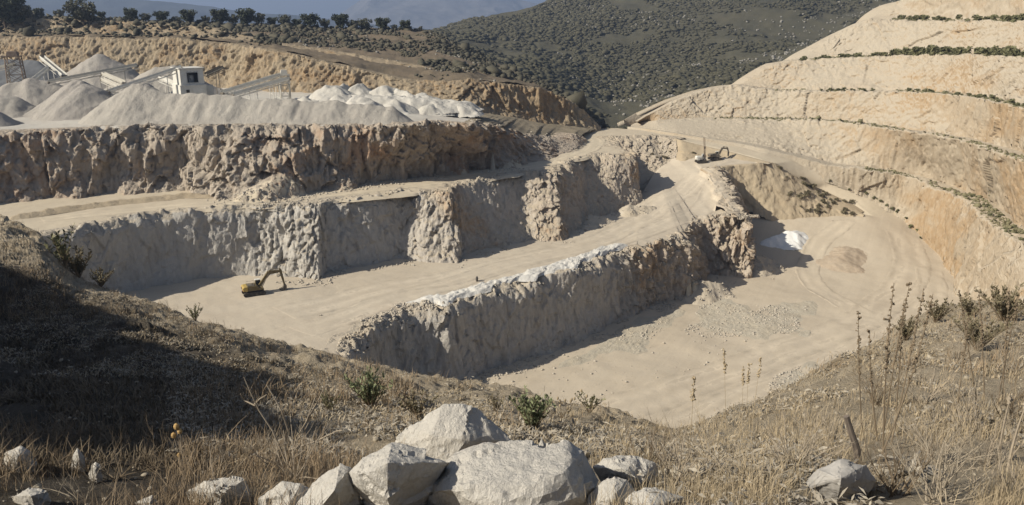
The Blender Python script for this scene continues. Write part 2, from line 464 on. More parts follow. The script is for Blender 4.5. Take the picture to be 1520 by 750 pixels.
AB_FOOT = Lz([(-100, -100, 478, A_), (0, 0, 464, A_), (108, 108, 450, A_), (239, 239, 421, A_), (300, 300, 414, A_), (373, 380, 408, A_), (390, 394, 408, A_), (440, 450, 413.5, A_), (476, 474, 416.5, A_), (490, 486, 403, A_), (511, 511, 399, A_),
              (559, 559, 391, A_), (592, 594, 383, A_), (600, 600, 384, A_), (637, 638, 388.5, A_), (677, 678, 391, A_), (686, 686, 380, A_), (705, 705, 374, A_), (735, 735, 366, A_), (765, 782, 353, A_), (774, 787, 353, A_), (800, 806, 356, A_),
              (827, 832, 357, A_), (834, 840, 345, A_), (851, 855, 339, A_), (866, 868, 327, A_), (892, 892, 321, A_), (914, 916, 312, -54.6), (944, 944, 303, -53.8), (948, 948, 297, -53.4), (952, 940, 285, -53), (956, 935, 276, -52.5),
              (960, 938, 270, -52), (965, 950, 267, -51.6), (980, 972, 262, -50.8), (990, 985, 252, -48.9), (996, 992, 242, -47.2), (1000, 1003, 237, -46), (1010, 1015, 236, -45.2), (1040, 1040, 233.5, -44.8), (1080, 1076, 235, -44.9), (1110, 1105, 238.5, -45), (1140, 1138, 243, -45.2)])
B_ = -40.0
AB_RIM = Lz([(-100, -100, 385, B_), (0, 0, 366, B_), (75, 75, 348, B_), (108, 108, 345, B_), (149, 149, 335, B_), (194, 194, 325, B_), (239, 239, 318.5, B_), (299, 299, 313, B_), (373, 370, 307.5, B_), (388, 386, 306.5, B_), (417, 417, 306.5, B_), (455, 455, 307.5, B_), (476, 474, 308.5, B_), (488, 484, 300, B_),
             (511, 511, 297.5, B_), (548, 548, 294, B_), (589, 589, 287, B_), (600, 600, 284.5, B_), (619, 619, 286, B_), (640, 640, 287, B_), (674, 670, 287, B_), (684, 684, 275, B_), (701, 701, 271, B_), (735, 735, 265, B_), (761, 761, 258, B_),
             (774, 774, 257.5, B_), (802, 802, 258.5, B_), (827, 826, 258.5, B_), (836, 834, 250, B_), (851, 851, 244, B_), (866, 866, 233, B_), (892, 892, 231, B_), (914, 914, 233, B_), (940, 941, 231, B_), (946, 947, 229, B_),
             (952, 929, 219, B_), (956, 912, 209, B_), (960, 907, 205, B_), (965, 914, 205, B_), (980, 940, 204.5, B_), (990, 960, 204.5, B_), (994, 975, 203, B_), (1000, 1000, 205.5, B_), (1010, 1012, 209.5, -40.4), (1040, 1042, 217, -41.8), (1080, 1082, 226, -43), (1110, 1112, 234, -44.2), (1140, 1141, 241.5, -45)])
BC_FOOT = Lz([(-150, -150, 322, B_), (0, 0, 303, B_), (75, 75, 294, B_), (168, 168, 286, B_), (220, 220, 283, B_), (265, 265, 278, B_), (272, 277, 282, B_), (284, 288, 284, B_), (321, 325, 289, B_), (343, 352, 295, B_), (400, 404, 296, B_), (417, 424, 294, B_), (455, 456, 286, B_), (473, 473, 281, B_),
              (529, 529, 275, B_), (567, 567, 270, B_), (604, 604, 264, B_), (641, 641, 260, B_), (664, 664, 253, B_), (708, 708, 251, B_), (753, 753, 247, B_), (775, 775, 244, B_), (782, 782, 240, B_), (815, 815, 237, B_), (828, 829, 229, B_), (855, 856, 223, B_), (871, 872, 212, B_), (876, 868, 205, B_), (882, 862, 200, B_)])
C_ = -25.0
BC_RIM = Lz([(-150, -150, 204, C_), (0, 0, 199, C_), (75, 75, 195, C_), (149, 149, 193, C_), (220, 220, 191, C_), (265, 262, 190, C_), (290, 290, 190.5, C_), (340, 335, 190.5, C_), (400, 395, 190, C_), (455, 455, 189, C_), (529, 529, 187.5, C_), (604, 604, 186, C_), (679, 679, 184, C_), (708, 708, 183, -25.4),
             (740, 740, 186, -28), (775, 775, 196, -32.5), (782, 782, 200, -33.5), (815, 815, 203, -36), (828, 832, 204, -37), (855, 858, 199, -37), (871, 870, 204, -38.4), (876, 865, 201, -38.7), (882, 858, 198, -39)])
# ---- back of the stock yard
BK_FOOT = Lz([(-150, -150, 126, -24.3), (0, 0, 126, -24.3), (100, 100, 126, -24.3), (200, 200, 127, -24.3), (330, 330, 129, -24.3), (400, 400, 134, -24.3), (450, 450, 136, -24.3), (560, 560, 138, -24.4), (620, 620, 147, -26), (700, 700, 166, -30), (760, 760, 174, -33), (820, 820, 183, -36), (860, 860, 189, -38), (885, 884, 193, -39.3), (893, 892, 192, -39.6)])
BK_RIM = Ld([(-150, -150, 62, 352), (0, 0, 58, 350), (30, 30, 55, 346), (110, 110, 55, 345), (200, 200, 58, 340), (250, 250, 57, 336), (340, 340, 65, 332), (400, 400, 74, 312), (480, 480, 92, 303), (540, 540, 105, 298), (600, 600, 118, 296), (650, 650, 122, 294),
             (700, 700, 119, 293), (740, 740, 124, 296), (800, 800, 131, 301), (850, 850, 151, 308), (875, 875, 171, 311), (885, 885, 182, 312), (893, 893, 190, 312)])
LG_FOOT = Ld([(-150, -150, 55, 366), (0, 0, 50, 364), (110, 110, 50, 362), (200, 200, 50, 358), (310, 310, 55, 352), (400, 400, 70, 340), (480, 480, 88, 332), (560, 560, 100, 326), (620, 620, 107, 322), (660, 660, 111, 320)])
LG_RIM = Ld([(-150, -150, 30, 374), (0, 0, 26, 372), (30, 30, 23, 371), (110, 110, 29, 370), (200, 200, 33, 364), (310, 310, 41, 358), (400, 400, 62, 347), (480, 480, 73, 338), (560, 560, 87, 331), (620, 620, 97, 326), (660, 660, 108, 322)])
SKY_L = Ld([(-150, -150, 12, 440), (0, 0, 18, 440), (100, 100, 26, 445), (200, 200, 31, 450), (300, 300, 35, 455), (400, 400, 38, 460), (500, 500, 42, 465), (600, 600, 43, 465), (645, 645, 48, 460), (700, 700, 76, 440), (760, 760, 103, 420), (800, 800, 120, 410), (850, 850, 150, 390), (880, 880, 175, 375), (893, 897, 189, 360)])

# ---- right-hand terraces
ROAD_OUT = Lz([(880, 858, 197, -40), (900, 893, 191, -40), (930, 926, 190, -40), (960, 955, 194, -40), (1000, 1000, 201, -40), (1050, 1049, 209.5, -41), (1100, 1101, 218, -42.2), (1138, 1138, 228, -43.6), (1176, 1178, 238, -45.7), (1232, 1232, 266, -51), (1284, 1284, 287, -55.2), (1333, 1333, 313, -60), (1351, 1351, 335, -63.3),
               (1381, 1381, 365, -66.5), (1405, 1405, 391, -69), (1420, 1420, 421, -70.3), (1440, 1440, 452, -70.3), (1480, 1480, 500, -70.3), (1520, 1520, 560, -70.3), (1600, 1640, 640, -70.3)])
B1_RIM = Lz([(900, 893, 190, -40), (930, 926, 188, -39.6), (960, 955, 191, -39.3), (1000, 1000, 198, -39.3), (1050, 1049, 206, -40.2), (1100, 1101, 214, -41.4), (1138, 1138, 222, -42.5), (1176, 1178, 232, -44.4), (1232, 1232, 247, -47), (1284, 1284, 252, -47.2), (1333, 1333, 260, -48.2), (1351, 1351, 264, -48.7), (1381, 1381, 277, -49.6), (1405, 1405, 286, -49.8), (1434, 1434, 298, -50),
             (1463, 1463, 328, -51.5), (1493, 1493, 350, -52), (1520, 1520, 365, -52), (1600, 1660, 440, -52)])
B2_RIM = Lz([(900, 905, 188, -40.3), (930, 930, 187, -40.2), (945, 943, 183, -38.7), (974, 974, 179, -36.8), (1041, 1041, 176, -35.9), (1100, 1100, 176.5, -35.4), (1153, 1153, 177.5, -35.2), (1200, 1200, 179, -34.8), (1244, 1244, 181, -34.5), (1280, 1280, 185.5, -34.5), (1336, 1336, 195, -34.5), (1385, 1385, 201, -34.3), (1428, 1428, 210, -34.3), (1474, 1474, 226, -34.5), (1520, 1520, 241, -34.5), (1600, 1680, 300, -34.5)])
B3_RIM = Ld([(930, 935, 186, 312), (945, 946, 181, 314), (960, 960, 172, 318), (1000, 1000, 152, 323), (1040, 1040, 137, 327), (1070, 1070, 130, 329), (1095, 1095, 127, 328), (1153, 1153, 135, 322), (1213, 1213, 135.5, 311), (1296, 1296, 136.5, 299), (1340, 1340, 136, 289), (1397, 1397, 139.5, 271), (1459, 1459, 148, 247), (1520, 1520, 163, 224), (1600, 1690, 205, 175)])
B4_RIM = Ld([(930, 942, 190, 322), (945, 956, 184, 324), (1000, 1008, 158, 332), (1040, 1046, 143, 336), (1070, 1076, 136, 338), (1095, 1098, 127, 338), (1110, 1112, 117.5, 339), (1150, 1150, 96, 342), (1176, 1177, 90.5, 342), (1213, 1213, 88, 340), (1259, 1259, 86, 334), (1315, 1315, 83, 324), (1370, 1370, 82, 308), (1428, 1428, 81.5, 290), (1520, 1520, 86, 262), (1600, 1710, 110, 205)])
B5_RIM = Ld([(1070, 1082, 142, 348), (1095, 1104, 133, 350), (1110, 1118, 122, 350), (1150, 1156, 100, 353), (1176, 1181, 90, 354), (1200, 1200, 78, 356), (1250, 1250, 50, 358), (1290, 1290, 29, 358), (1324, 1324, 30.5, 354), (1370, 1370, 31, 342), (1428, 1428, 31.5, 322), (1520, 1520, 33, 292), (1600, 1730, 30, 232)])
B6_RIM = Ld([(1176, 1188, 96, 366), (1200, 1206, 84, 368), (1250, 1256, 56, 372), (1290, 1293, 27, 372), (1324, 1324, 7, 374), (1340, 1340, -1, 374), (1370, 1370, -16, 364), (1428, 1428, -40, 345), (1520, 1520, -60, 318), (1600, 1740, -90, 255)])

# ================================================================== build the terraces
W_AB = [(-100, .0), (450, .1), (560, .25), (600, .5), (640, .9), (760, 1.0), (800, 2.2), (960, 2.2), (1140, 1.2)]
W_DA = [(100, .15), (600, .25), (880, .6), (930, 1.2), (955, 2.3), (1040, 2.6), (1114, 2.2), (1284, 1.0)]
cliff('quarry_face_lower', DA_FOOT, DA_RIM, 100, 1150, .25, 62, M_ROCK_GREY, ((7, .5), (2.4, .7), (1.1, .45), (.5, .16)), 11, inset=5, talus=2.0, rimz=1.0, warm=W_DA, gully=.12, stretch=2.6, crest=2.2, rough=[(100, .5), (560, .48), (900, .45), (940, 1.5), (1114, 1.8)])
cliff('spoil_slope', DA_FOOT, DA_RIM, 1146, 1284, .4, 36, M_SPOIL, ((5, .3), (1.6, .22), (.7, .12)), 13, inset=2.0, talus=1.2, rimz=.3, gully=.15)
cliff('quarry_face_middle', AB_FOOT, AB_RIM, -400, 1004, .25, 62, M_ROCK_GREY, ((8, .45), (2.6, .7), (1.1, .45), (.5, .16)), 21, inset=5, talus=1.8, rimz=.8, warm=W_AB, gully=.12, stretch=2.6, crest=1.6, rough=[(-100, .35), (360, .35), (385, .95), (470, .95), (490, .45), (590, .45), (610, .85), (680, .85), (692, .4), (760, .4), (790, 1.0), (830, 1.0), (850, .5), (1000, .8)])
cliff('roadside_slope', AB_FOOT, AB_RIM, 1001, 1140, .5, 22, M_SPOIL, ((4, .5), (1.5, .3)), 23, inset=1.5, talus=1.0, rimz=.3)
cliff('quarry_face_upper', BC_FOOT, BC_RIM, -460, 882, .28, 60, M_ROCK_BROWN, ((9, 1.2), (3.4, 1.1), (1.4, .6), (.6, .22)), 31, inset=7, talus=4.5, rimz=.8, warm=[(-150, .6), (500, .7), (640, 1.3), (690, 2.2), (882, 1.6)], gully=.5, stretch=3.0, smooth_n=9, crest=2.8, crest_v=.6)
cliff('quarry_face_back', BK_FOOT, BK_RIM, -460, 893, .4, 44, M_ROCK_OCHRE, ((7, .9), (2.4, .32), (1.0, .16)), 41, inset=5, talus=2, rimz=.7, gully=.75, stretch=7.0, gs=1.6)
cliff('rock_ledge', LG_FOOT, LG_RIM, -460, 660, .7, 18, M_ROCK_OCHRE, ((6, 1.2), (2.5, .8)), 43, inset=4, talus=3, rimz=1.2, gully=.8, stretch=2.0)

TW = ((11, .6), (3.2, .34), (1.2, .2), (.5, .07))
cliff('terrace_face', ROAD_OUT, B1_RIM, 935, 1600, .32, 40, M_ROCK_TAN, TW, 51, warm=[(935,.3),(1200,.4),(1330,.7),(1420,1.5),(1520,1.5)], inset=9, inset_u=([935, 980, 1150], [.12, .25, 1]), talus=2.2, rimz=.6, gully=.22, stretch=2.6, gs=1.8)
cliff('terrace_face', offset(B1_RIM, lambda u: np.interp(u, [935, 1000, 1200], [-.8, -2.5, -8]), 900, 1600), B2_RIM, 938, 1600, .33, 44, M_ROCK_TAN, TW, 53, warm=[(935,.5),(1100,.3),(1250,.5),(1350,1.2),(1430,.6),(1520,1.3)], inset=9, inset_u=([935, 980, 1150], [.12, .25, 1]), talus=1.6, rimz=.6, gully=.22, stretch=2.6, gs=1.8)
cliff('terrace_face', offset(B2_RIM, lambda u: np.interp(u, [935, 1000, 1200], [-.8, -3, -8]), 930, 1600), B3_RIM, 945, 1600, .33, 44, M_ROCK_TAN, TW, 55, warm=[(935,1.1),(1060,.8),(1180,.4),(1300,.9),(1400,1.7),(1450,1.0),(1520,1.2)], inset=9, inset_u=([935, 980, 1150], [.12, .25, 1]), talus=1.6, rimz=.6, gully=.22, stretch=2.6, gs=1.8)
cliff('terrace_face', offset(B3_RIM, -8, 930, 1600), B4_RIM, 930, 1600, .36, 42, M_ROCK_TAN, TW, 57, warm=[(935,.9),(1130,1.1),(1230,.4),(1310,1.6),(1380,1.3),(1450,.7),(1520,1.1)], inset=9, inset_u=([935, 980, 1150], [.12, .25, 1]), talus=1.6, rimz=.6, gully=.22, stretch=2.6, gs=1.8)
cliff('terrace_face', offset(B4_RIM, -8, 1070, 1600), B5_RIM, 1070, 1600, .36, 42, M_ROCK_TAN, TW, 58, warm=[(1070,.5),(1250,.3),(1380,.5),(1420,1.6),(1450,.5),(1520,.8)], inset=9, inset_u=([935, 980, 1150], [.12, .25, 1]), talus=1.6, rimz=.6, gully=.22, stretch=2.6, gs=1.8)
cliff('terrace_face', offset(B5_RIM, -8, 1176, 1600), B6_RIM, 1176, 1600, .6, 30, M_ROCK_TAN, TW, 59, warm=[(1176,.4),(1400,.6),(1520,.9)], inset=10, talus=2, rimz=.35, gully=.6, stretch=1.3)

# floors, each lying on its own level and running back under the next face
AF = Lz([(100, -40, 600, A_), (300, 60, 520, A_), (400, 140, 458, A_), (521, 239, 420.5, A_), (567, 373, 409.5, A_), (664, 481, 400, A_), (747, 600, 385, A_), (827, 705, 370, A_), (889, 800, 353, A_), (917, 866, 327, -54.8), (944, 944, 303, -53.8), (980, 960, 284, -52.2), (1012, 972, 266, -50.4), (1040, 985, 253, -48.6), (1064, 995, 241, -46.8),
         (1090, 1005, 236.5, -45.7), (1114, 1030, 234, -44.9), (1132, 1060, 234, -44.7), (1150, 1085, 236.5, -44.8), (1180, 1115, 240.5, -45), (1200, 1140, 243.5, -45.1)])
sheet('quarry_floor', topped(DA_RIM, 100, 1200, 'quarry_face_lower', .7), AF, 100, 1200, .8, 110, M_FLOOR, v0=0, v1=1.10, noise=.22, seed=61, dip=1.6)
BR2 = Lz([(-100, -100, 385, B_), (0, 0, 366, B_), (75, 75, 348, B_), (149, 149, 335, B_), (239, 239, 318.5, B_), (373, 370, 309.5, B_), (455, 455, 305, B_), (548, 548, 296, B_), (619, 619, 289, B_), (679, 679, 275, B_), (735, 735, 267, B_), (802, 802, 257, B_), (851, 851, 245, B_), (880, 885, 232, B_), (900, 925, 232, B_), (925, 935, 226, B_), (940, 926, 217, B_), (950, 911, 208, B_), (960, 909, 204.5, B_), (975, 940, 203.5, B_), (990, 970, 203, B_), (1000, 1000, 205.5, B_), (1040, 1042, 217, -41.8), (1080, 1082, 226, -43), (1110, 1112, 234, -44.2), (1140, 1146, 243.5, -45.3), (1176, 1172, 257, -48.6), (1232, 1213, 279.5, -54.1), (1284, 1262, 304, -58.4), (1310, 1286, 321, -60.6), (1340, 1312, 345, -64.4)])
BF2 = Lz([(-100, -100, 318, B_), (0, 0, 303, B_), (75, 75, 294, B_), (149, 168, 286, B_), (239, 265, 278, B_), (373, 404, 296, B_), (455, 473, 281, B_), (548, 567, 270, B_), (619, 641, 260, B_), (679, 690, 252, B_), (735, 753, 247, B_), (802, 800, 240, B_), (851, 829, 229, B_), (880, 856, 223, B_), (900, 870, 212, B_), (925, 868, 204, B_), (940, 862, 200, B_), (950, 862, 197, B_), (960, 880, 193, B_), (975, 915, 190.5, B_), (990, 950, 193.5, B_), (1000, 1000, 201, B_), (1040, 1049, 209.5, -41), (1080, 1101, 218, -42.2), (1110, 1138, 228, -43.6), (1140, 1178, 238, -45.7), (1176, 1205, 252, -48.4), (1232, 1240, 270, -51.8), (1284, 1290, 290, -55.8), (1310, 1333, 313, -60), (1340, 1356, 340, -64)])
sheet('haul_road', topped(BR2, -400, 1340, 'quarry_face_middle', .7), BF2, -400, 1340, .8, 70, M_ROAD, dip=1.6, v0=0, v1=1.06, noise=.18, seed=63, dz=-.06)
# a low windrow of fines left between the two lanes of the haul road
wa = Lz([(0, 10, 327, -40.05), (80, 80, 315, -40.05), (180, 180, 302, -40.05), (260, 275, 292, -40.05), (320, 330, 291, -40.05)])
u = cols([wa], 0, 320, .35); c = wa(u); n = normals_of(c, 10)
ww = np.linspace(-1, 1, 13); pts = []
for k in ww:
    q = c + n * (k * 2.2); q[:, 2] += 1.0 * np.clip(1 - abs(k), 0, 1) * np.minimum(1, np.minimum(u / 20, (320 - u) / 60)) - .05
    q[:, 2] += .3 * fbm(q, 1.6, 3, 5) * (1 - abs(k)); pts.append(q)
struct(link('roadside_berm', mesh_np('roadside_berm', np.concatenate(pts), grid_faces(13, len(u)), M_SPOIL)))
CF = Lz([(-150, -150, 126, -24.3), (0, 0, 126, -24.3), (200, 200, 127, -24.3), (340, 335, 129, -24.3), (400, 400, 134, -24.3), (455, 455, 136, -24.3), (529, 545, 138, -24.4), (604, 620, 147, -26), (679, 700, 166, -30), (740, 760, 173, -33), (782, 790, 178, -34.6), (815, 822, 183.5, -36), (855, 862, 189.5, -38), (882, 892, 192, -39.6)])
sheet('stock_yard', topped(BC_RIM, -460, 882, 'quarry_face_upper', .8), CF, -460, 694, 1.0, 130, M_YARD, dz=-.22, dip=1.2, v0=0, v1=1.08, noise=.35, seed=65)
sheet('scrub_bench', topped(BC_RIM, -460, 882, 'quarry_face_upper', .8), CF, 692, 882, 1.0, 90, M_OLDBENCH, dip=2, v0=0, v1=1.08, noise=.5, seed=66)
sheet('scrub_slope', offset(BK_RIM, -3.5, -460, 893, .2), SKY_L, -460, 893, 1.6, 60, M_SCRUB, v0=0, v1=1, noise=1.2, seed=67)
BACK_L = Ld([(-150, -150, 60, 560), (400, 400, 70, 580), (645, 645, 90, 600), (800, 800, 150, 520), (897, 897, 205, 420)])
sheet('scrub_slope', SKY_L, BACK_L, -460, 893, 4, 24, M_SCRUB, noise=1.2, seed=67)
# back of the terraced hill, falling away behind its skyline
T_BACK = offset(B6_RIM, -120, 1176, 1600, -60)
sheet('terraced_hill_back', offset(B6_RIM, -8, 1176, 1600, -.6), T_BACK, 1176, 1600, 3, 20, M_SCRUB, noise=1.5, seed=69)

# pit floor: one sheet under everything, rising to the haul road ramp
ctl = np.array([P(*q) for q in [(1150, 323, -61.4), (1195, 321, -60.9), (1266, 319, -60.5), (1290, 322, -60.4), (1333, 315, -60.2), (1351, 336, -63.2), (1381, 366, -66.7), (1405, 392, -69.2), (1420, 421, -70.3),
                               (1180, 350, -64.4), (1250, 355, -64.8), (1320, 370, -65.8), (1135, 395, -68.7), (1112, 408, -68.8), (1290, 420, -70), (1200, 430, -69.8), (1000, 437, -70.2), (827, 511, -70.2), (723, 546, -70.2), (900, 560, -70.2),
                               (1100, 500, -70.2), (1300, 500, -70.3), (1000, 640, -70.4), (600, 620, -70.4), (1440, 470, -70.6), (1480, 520, -70.6), (1105, 340, -64.3), (1095, 305, -59.9), (1700, 700, -70.5), (300, 800, -70.5)]])
extra = np.array([[-150, 60, -70.5], [-150, 330, -70.5], [60, 40, -70.5], [250, 60, -70.5], [250, 330, -68], [-60, 200, -70.5], [0, 300, -70], [0, 250, -70]])
ctl = np.concatenate([ctl, extra])
def rbf(xy, c, lam=4.0):
    d = np.linalg.norm(c[:, None, :2] - c[None, :, :2], axis=2) + 1e-9
    n = len(c); K = d; A = np.zeros((n + 3, n + 3)); A[:n, :n] = K - lam * np.eye(n) * .5; A[:n, n] = 1; A[:n, n + 1:] = c[:, :2]; A[n, :n] = 1; A[n + 1:, :n] = c[:, :2].T
    s = np.linalg.solve(A, np.concatenate([c[:, 2], [0, 0, 0]]))
    out = np.zeros(len(xy))
    for i in range(0, len(xy), 20000):
        q = xy[i:i + 20000]; dd = np.linalg.norm(q[:, None] - c[None, :, :2], axis=2)
        out[i:i + 20000] = dd @ s[:n] + s[n] + q @ s[n + 1:]
    return out
gx, gy = np.meshgrid(np.arange(-140, 230, 1.0), np.arange(50, 330, 1.0))
xy = np.stack([gx.ravel(), gy.ravel()], 1)
z = np.clip(rbf(xy, ctl), -71.5, -59.9)
pts = np.concatenate([xy, z[:, None]], 1)
pts[:, 2] += .3 * fbm(pts * np.array([1, 1, 0]), 10, 3, 71) + .07 * fbm(pts * np.array([1, 1, 0]), 1.8, 3, 72)
# graded heaps and spill along the ramp, a shallow dug hollow
pit_me = mesh_np('pit_floor', pts, grid_faces(*gx.shape), M_PIT, smooth=True)
struct(link('pit_floor', pit_me))
# ================================================================== far land
H0 = Ld([(560, 560, 60, 760), (640, 640, 64, 700), (700, 700, 84, 640), (800, 800, 130, 560), (870, 870, 170, 520), (905, 905, 205, 480), (930, 930, 205, 480), (1000, 1000, 175, 500), (1100, 1100, 150, 540), (1250, 1250, 110, 600), (1400, 1400, 70, 660), (1600, 1600, 40, 720)])
H1 = Ld([(560, 560, 52, 900), (640, 640, 50, 860), (700, 700, 52, 820), (800, 800, 70, 760), (870, 870, 95, 740), (905, 905, 105, 720), (930, 930, 108, 720), (1000, 1000, 95, 740), (1100, 1100, 75, 760), (1250, 1250, 50, 800), (1400, 1400, 20, 860), (1600, 1600, 0, 900)])
H2 = Ld([(560, 560, 50, 1050), (640, 640, 47, 1020), (660, 660, 40, 1020), (700, 700, 26, 1030), (760, 760, 18, 1050), (790, 790, 11, 1070), (820, 820, -1, 1100), (870, 870, -25, 1150), (930, 930, -45, 1180), (1000, 1000, -60, 1200), (1100, 1100, -66, 1200), (1250, 1250, -58, 1150), (1400, 1400, -66, 1120), (1600, 1600, -80, 1100)])
H3 = Ld([(560, 560, 70, 1500), (700, 700, 60, 1500), (1000, 1000, 40, 1700), (1250, 1250, 40, 1700), (1600, 1600, 40, 1600)])
u = cols([H0, H2], 560, 1600, 3.0)
LN = [H0(u), H1(u), H2(u), H3(u)]
rows = []
for i, k in ((0, 110), (1, 110), (2, 40)):
    for v in np.linspace(0, 1, k, endpoint=(i == 2)):
        rows.append(LN[i] * (1 - v) + LN[i + 1] * v)
hp = np.concatenate(rows)
hp[:, 2] += 7 * fbm(hp, 90, 4, 81) * np.repeat(np.clip(np.concatenate([np.linspace(.3, 1, 110), np.linspace(1, .25, 110), np.linspace(.25, 1, 40)]), 0, 1), len(u)) + 1.0 * fbm(hp, 9, 3, 83)
hill_me = mesh_np('wooded_hill', hp, grid_faces(len(rows), len(u)), M_HILL, smooth=True)
struct(link('wooded_hill', hill_me))

def ridge(name, top, base_d, foot_d, mat, u0, u1, step, rows, amp, seed):
    u = cols([top], u0, u1, step); t = top(u)
    L = []
    for v in np.linspace(0, 1, rows):
        q = t.copy(); k = 1 - (1 - v) * base_d
        q[:, :2] = t[:, :2] * k; q[:, 2] = -125 + (t[:, 2] + 125) * (v ** 1.1)
        L.append(q)
    for v in np.linspace(.1, 1, 6):
        q = t.copy(); q[:, :2] = t[:, :2] * (1 + foot_d * v); q[:, 2] = t[:, 2] * (1 - v) - 125 * v; L.append(q)
    pts = np.concatenate(L); vv = np.repeat(np.concatenate([np.linspace(0, 1, rows), np.linspace(.1, 1, 6)]), len(u))
    rn = 1 - np.abs(fbm(pts * np.array([1, 1, .2]), amp * 7, 5, seed))
    pts[:, 2] += amp * (rn - .5) * np.where(vv < .97, np.clip(vv * (1.15 - vv) * 4, .15, 1), .25)
    return struct(link(name, mesh_np(name, pts, grid_faces(len(L), len(u)), mat, smooth=False)))
MT = Ld([(430, 430, 42, 9000), (470, 470, 33, 9000), (505, 505, 19, 9000), (530, 530, 2, 9000), (555, 555, -14, 9000), (600, 600, -34, 9000), (660, 660, -50, 9000), (710, 710, -34, 9000), (745, 745, -10, 9000), (775, 775, 6, 9000), (800, 800, 12, 9000), (850, 850, 20, 9000), (950, 950, 28, 9000), (1100, 1100, 40, 9000)])
ridge('distant_mountain', MT, .18, .1, M_BLUE, 430, 1100, 12, 130, 150, 91)
ML = Ld([(-400, -400, -60, 5200), (-200, -200, -30, 5200), (0, 0, -10, 5200), (120, 120, -8, 5200), (200, 200, 0, 5200), (260, 260, 5, 5200), (330, 330, 13, 5200), (400, 400, 20, 5200), (470, 470, 28, 5200), (560, 560, 38, 5200), (640, 640, 44, 5200)])
ridge('distant_ridge', ML, .3, .15, M_BLUE_DARK, -400, 640, 20, 50, 40, 95)
# the plain: one sheet out to the horizon
ys = np.concatenate([np.linspace(-400, 400, 30), np.geomspace(420, 16000, 60)]); xs = np.concatenate([-np.geomspace(400, 14000, 30)[::-1], np.linspace(-380, 380, 24), np.geomspace(400, 14000, 30)])
gx, gy = np.meshgrid(xs, ys); q = np.stack([gx.ravel(), gy.ravel(), 0 * gx.ravel() - 125], 1); q[:, 2] += 3 * fbm(q, 600, 3, 97)
struct(link('ground', mesh_np('ground', q, grid_faces(*gx.shape), M_SCRUB, smooth=True)))
# ================================================================== the slope the camera stands on
US = [-700, -400, 0, 60, 110, 200, 250, 330, 480, 620, 740, 870, 1000, 1130, 1250, 1330, 1400, 1450, 1520, 1700, 2100]
def row(ys, ds):
    return Ld([(u, u, y, d) for u, y, d in zip(US, ys, ds)])
#            -700 -400   0    60   110  200  250  330  480  620  740  870 1000 1130 1250 1330 1400 1450 1520 1700 2100
N0 = row([870] * 21, [3.0] * 21)
N1 = row([742] * 21, [5.2] * 12 + [4.8, 4.8, 5, 5, 5, 5, 5, 5, 5])
N2 = row([640, 650, 662, 664, 668, 675, 680, 680, 680, 680, 685, 692, 700, 680, 660, 655, 650, 648, 646, 640, 630], [8, 8, 8, 8, 7.8, 7.6, 7.5, 7.5, 7.5, 7.5, 7.2, 6.9, 6.5, 7, 7.5, 7.5, 7.5, 7.5, 7.5, 7.5, 7.5])
N3 = row([540, 560, 592, 600, 605, 615, 620, 632, 640, 640, 645, 660, 676, 645, 612, 598, 586, 582, 580, 570, 560], [13, 13, 13, 12.5, 12, 11.3, 11, 10.5, 10, 10, 9.8, 9.2, 8.5, 9.3, 10, 10.6, 11, 11, 11, 11, 11])
N4 = row([420, 440, 482, 500, 515, 535, 546, 562, 590, 600, 607, 632, 656, 612, 571, 540, 520, 514, 512, 500, 480], [30, 30, 28, 26, 24, 21, 20, 18.5, 16, 16, 16, 14.5, 12, 13.5, 15.5, 17, 18, 18, 18, 18, 18])
NE = row([232, 262, 318, 350, 411, 438, 460, 488, 528, 555, 582, 612, 641, 592, 526, 489, 457, 450, 452, 438, 410], [78, 72, 60, 55, 50, 45, 42, 40, 36, 33, 30, 27, 21, 24, 28, 30, 32, 32, 32, 32, 32])
NB = Lw([(-700, -40, -10, 1.5), (-400, -24, -10, .3), (0, -18, -9, -.6), (760, 0, -8, -.8), (1520, 16, -8, -.2), (2100, 30, -8, .5)])
NB2 = Lw([(-700, -40, -2, .2), (-400, -14, -1.0, -1.0), (0, -7, 0, -1.55), (760, 0, 0, -1.7), (1520, 7, 0, -1.5), (2100, 18, -1, -1.0)])
u = cols([N2, NE], -700, 2100, .16)
lines = [NB(u), NB2(u), N0(u), N1(u), N2(u), N3(u), N4(u), NE(u)]
E = NE(u); rad = E.copy(); rad[:, 2] = 0; rad /= np.linalg.norm(rad, axis=1)[:, None]
rad = gsm(rad, 20)
E1 = E + rad * 9 + [0, 0, -9]; E2 = E + rad * 40 + [0, 0, -38]; E3 = E + rad * 75 + [0, 0, -60]
E3[:, 2] = np.minimum(E3[:, 2], -72)
lines += [E1, E2, E3]
lines = [np.array(l) for l in lines]
# Catmull-Rom across the rows up to the edge, straight beyond it
rows = []; counts = [8, 16, 30, 40, 44, 60, 90]
for i in range(7):
    p0, p1, p2, p3 = lines[max(i - 1, 0)], lines[i], lines[i + 1], lines[min(i + 2, 7)]
    for v in np.linspace(0, 1, counts[i], endpoint=False):
        lin = p1 * (1 - v) + p2 * v
        cr = .5 * (2 * p1 + (p2 - p0) * v + (2 * p0 - 5 * p1 + 4 * p2 - p3) * v * v + (3 * p1 - p0 - 3 * p2 + p3) * v ** 3)
        rows.append(.5 * lin + .5 * cr if i > 0 else lin)
for i, k in ((7, 26), (8, 30), (9, 20)):
    for v in np.linspace(0, 1, k, endpoint=(i == 9)):
        rows.append(lines[i] * (1 - v) + lines[i + 1] * v)
npt = np.concatenate(rows); nc = len(u)
dist = np.linalg.norm(npt, axis=1)
s_ = np.clip(dist / 12, .25, 2.2)
edge_w = np.ones(len(npt))
npt[:, 2] += s_ * (.10 * fbm(npt, 3.2, 4, 101) + .07 * fbm(npt, .8, 4, 103, .65))
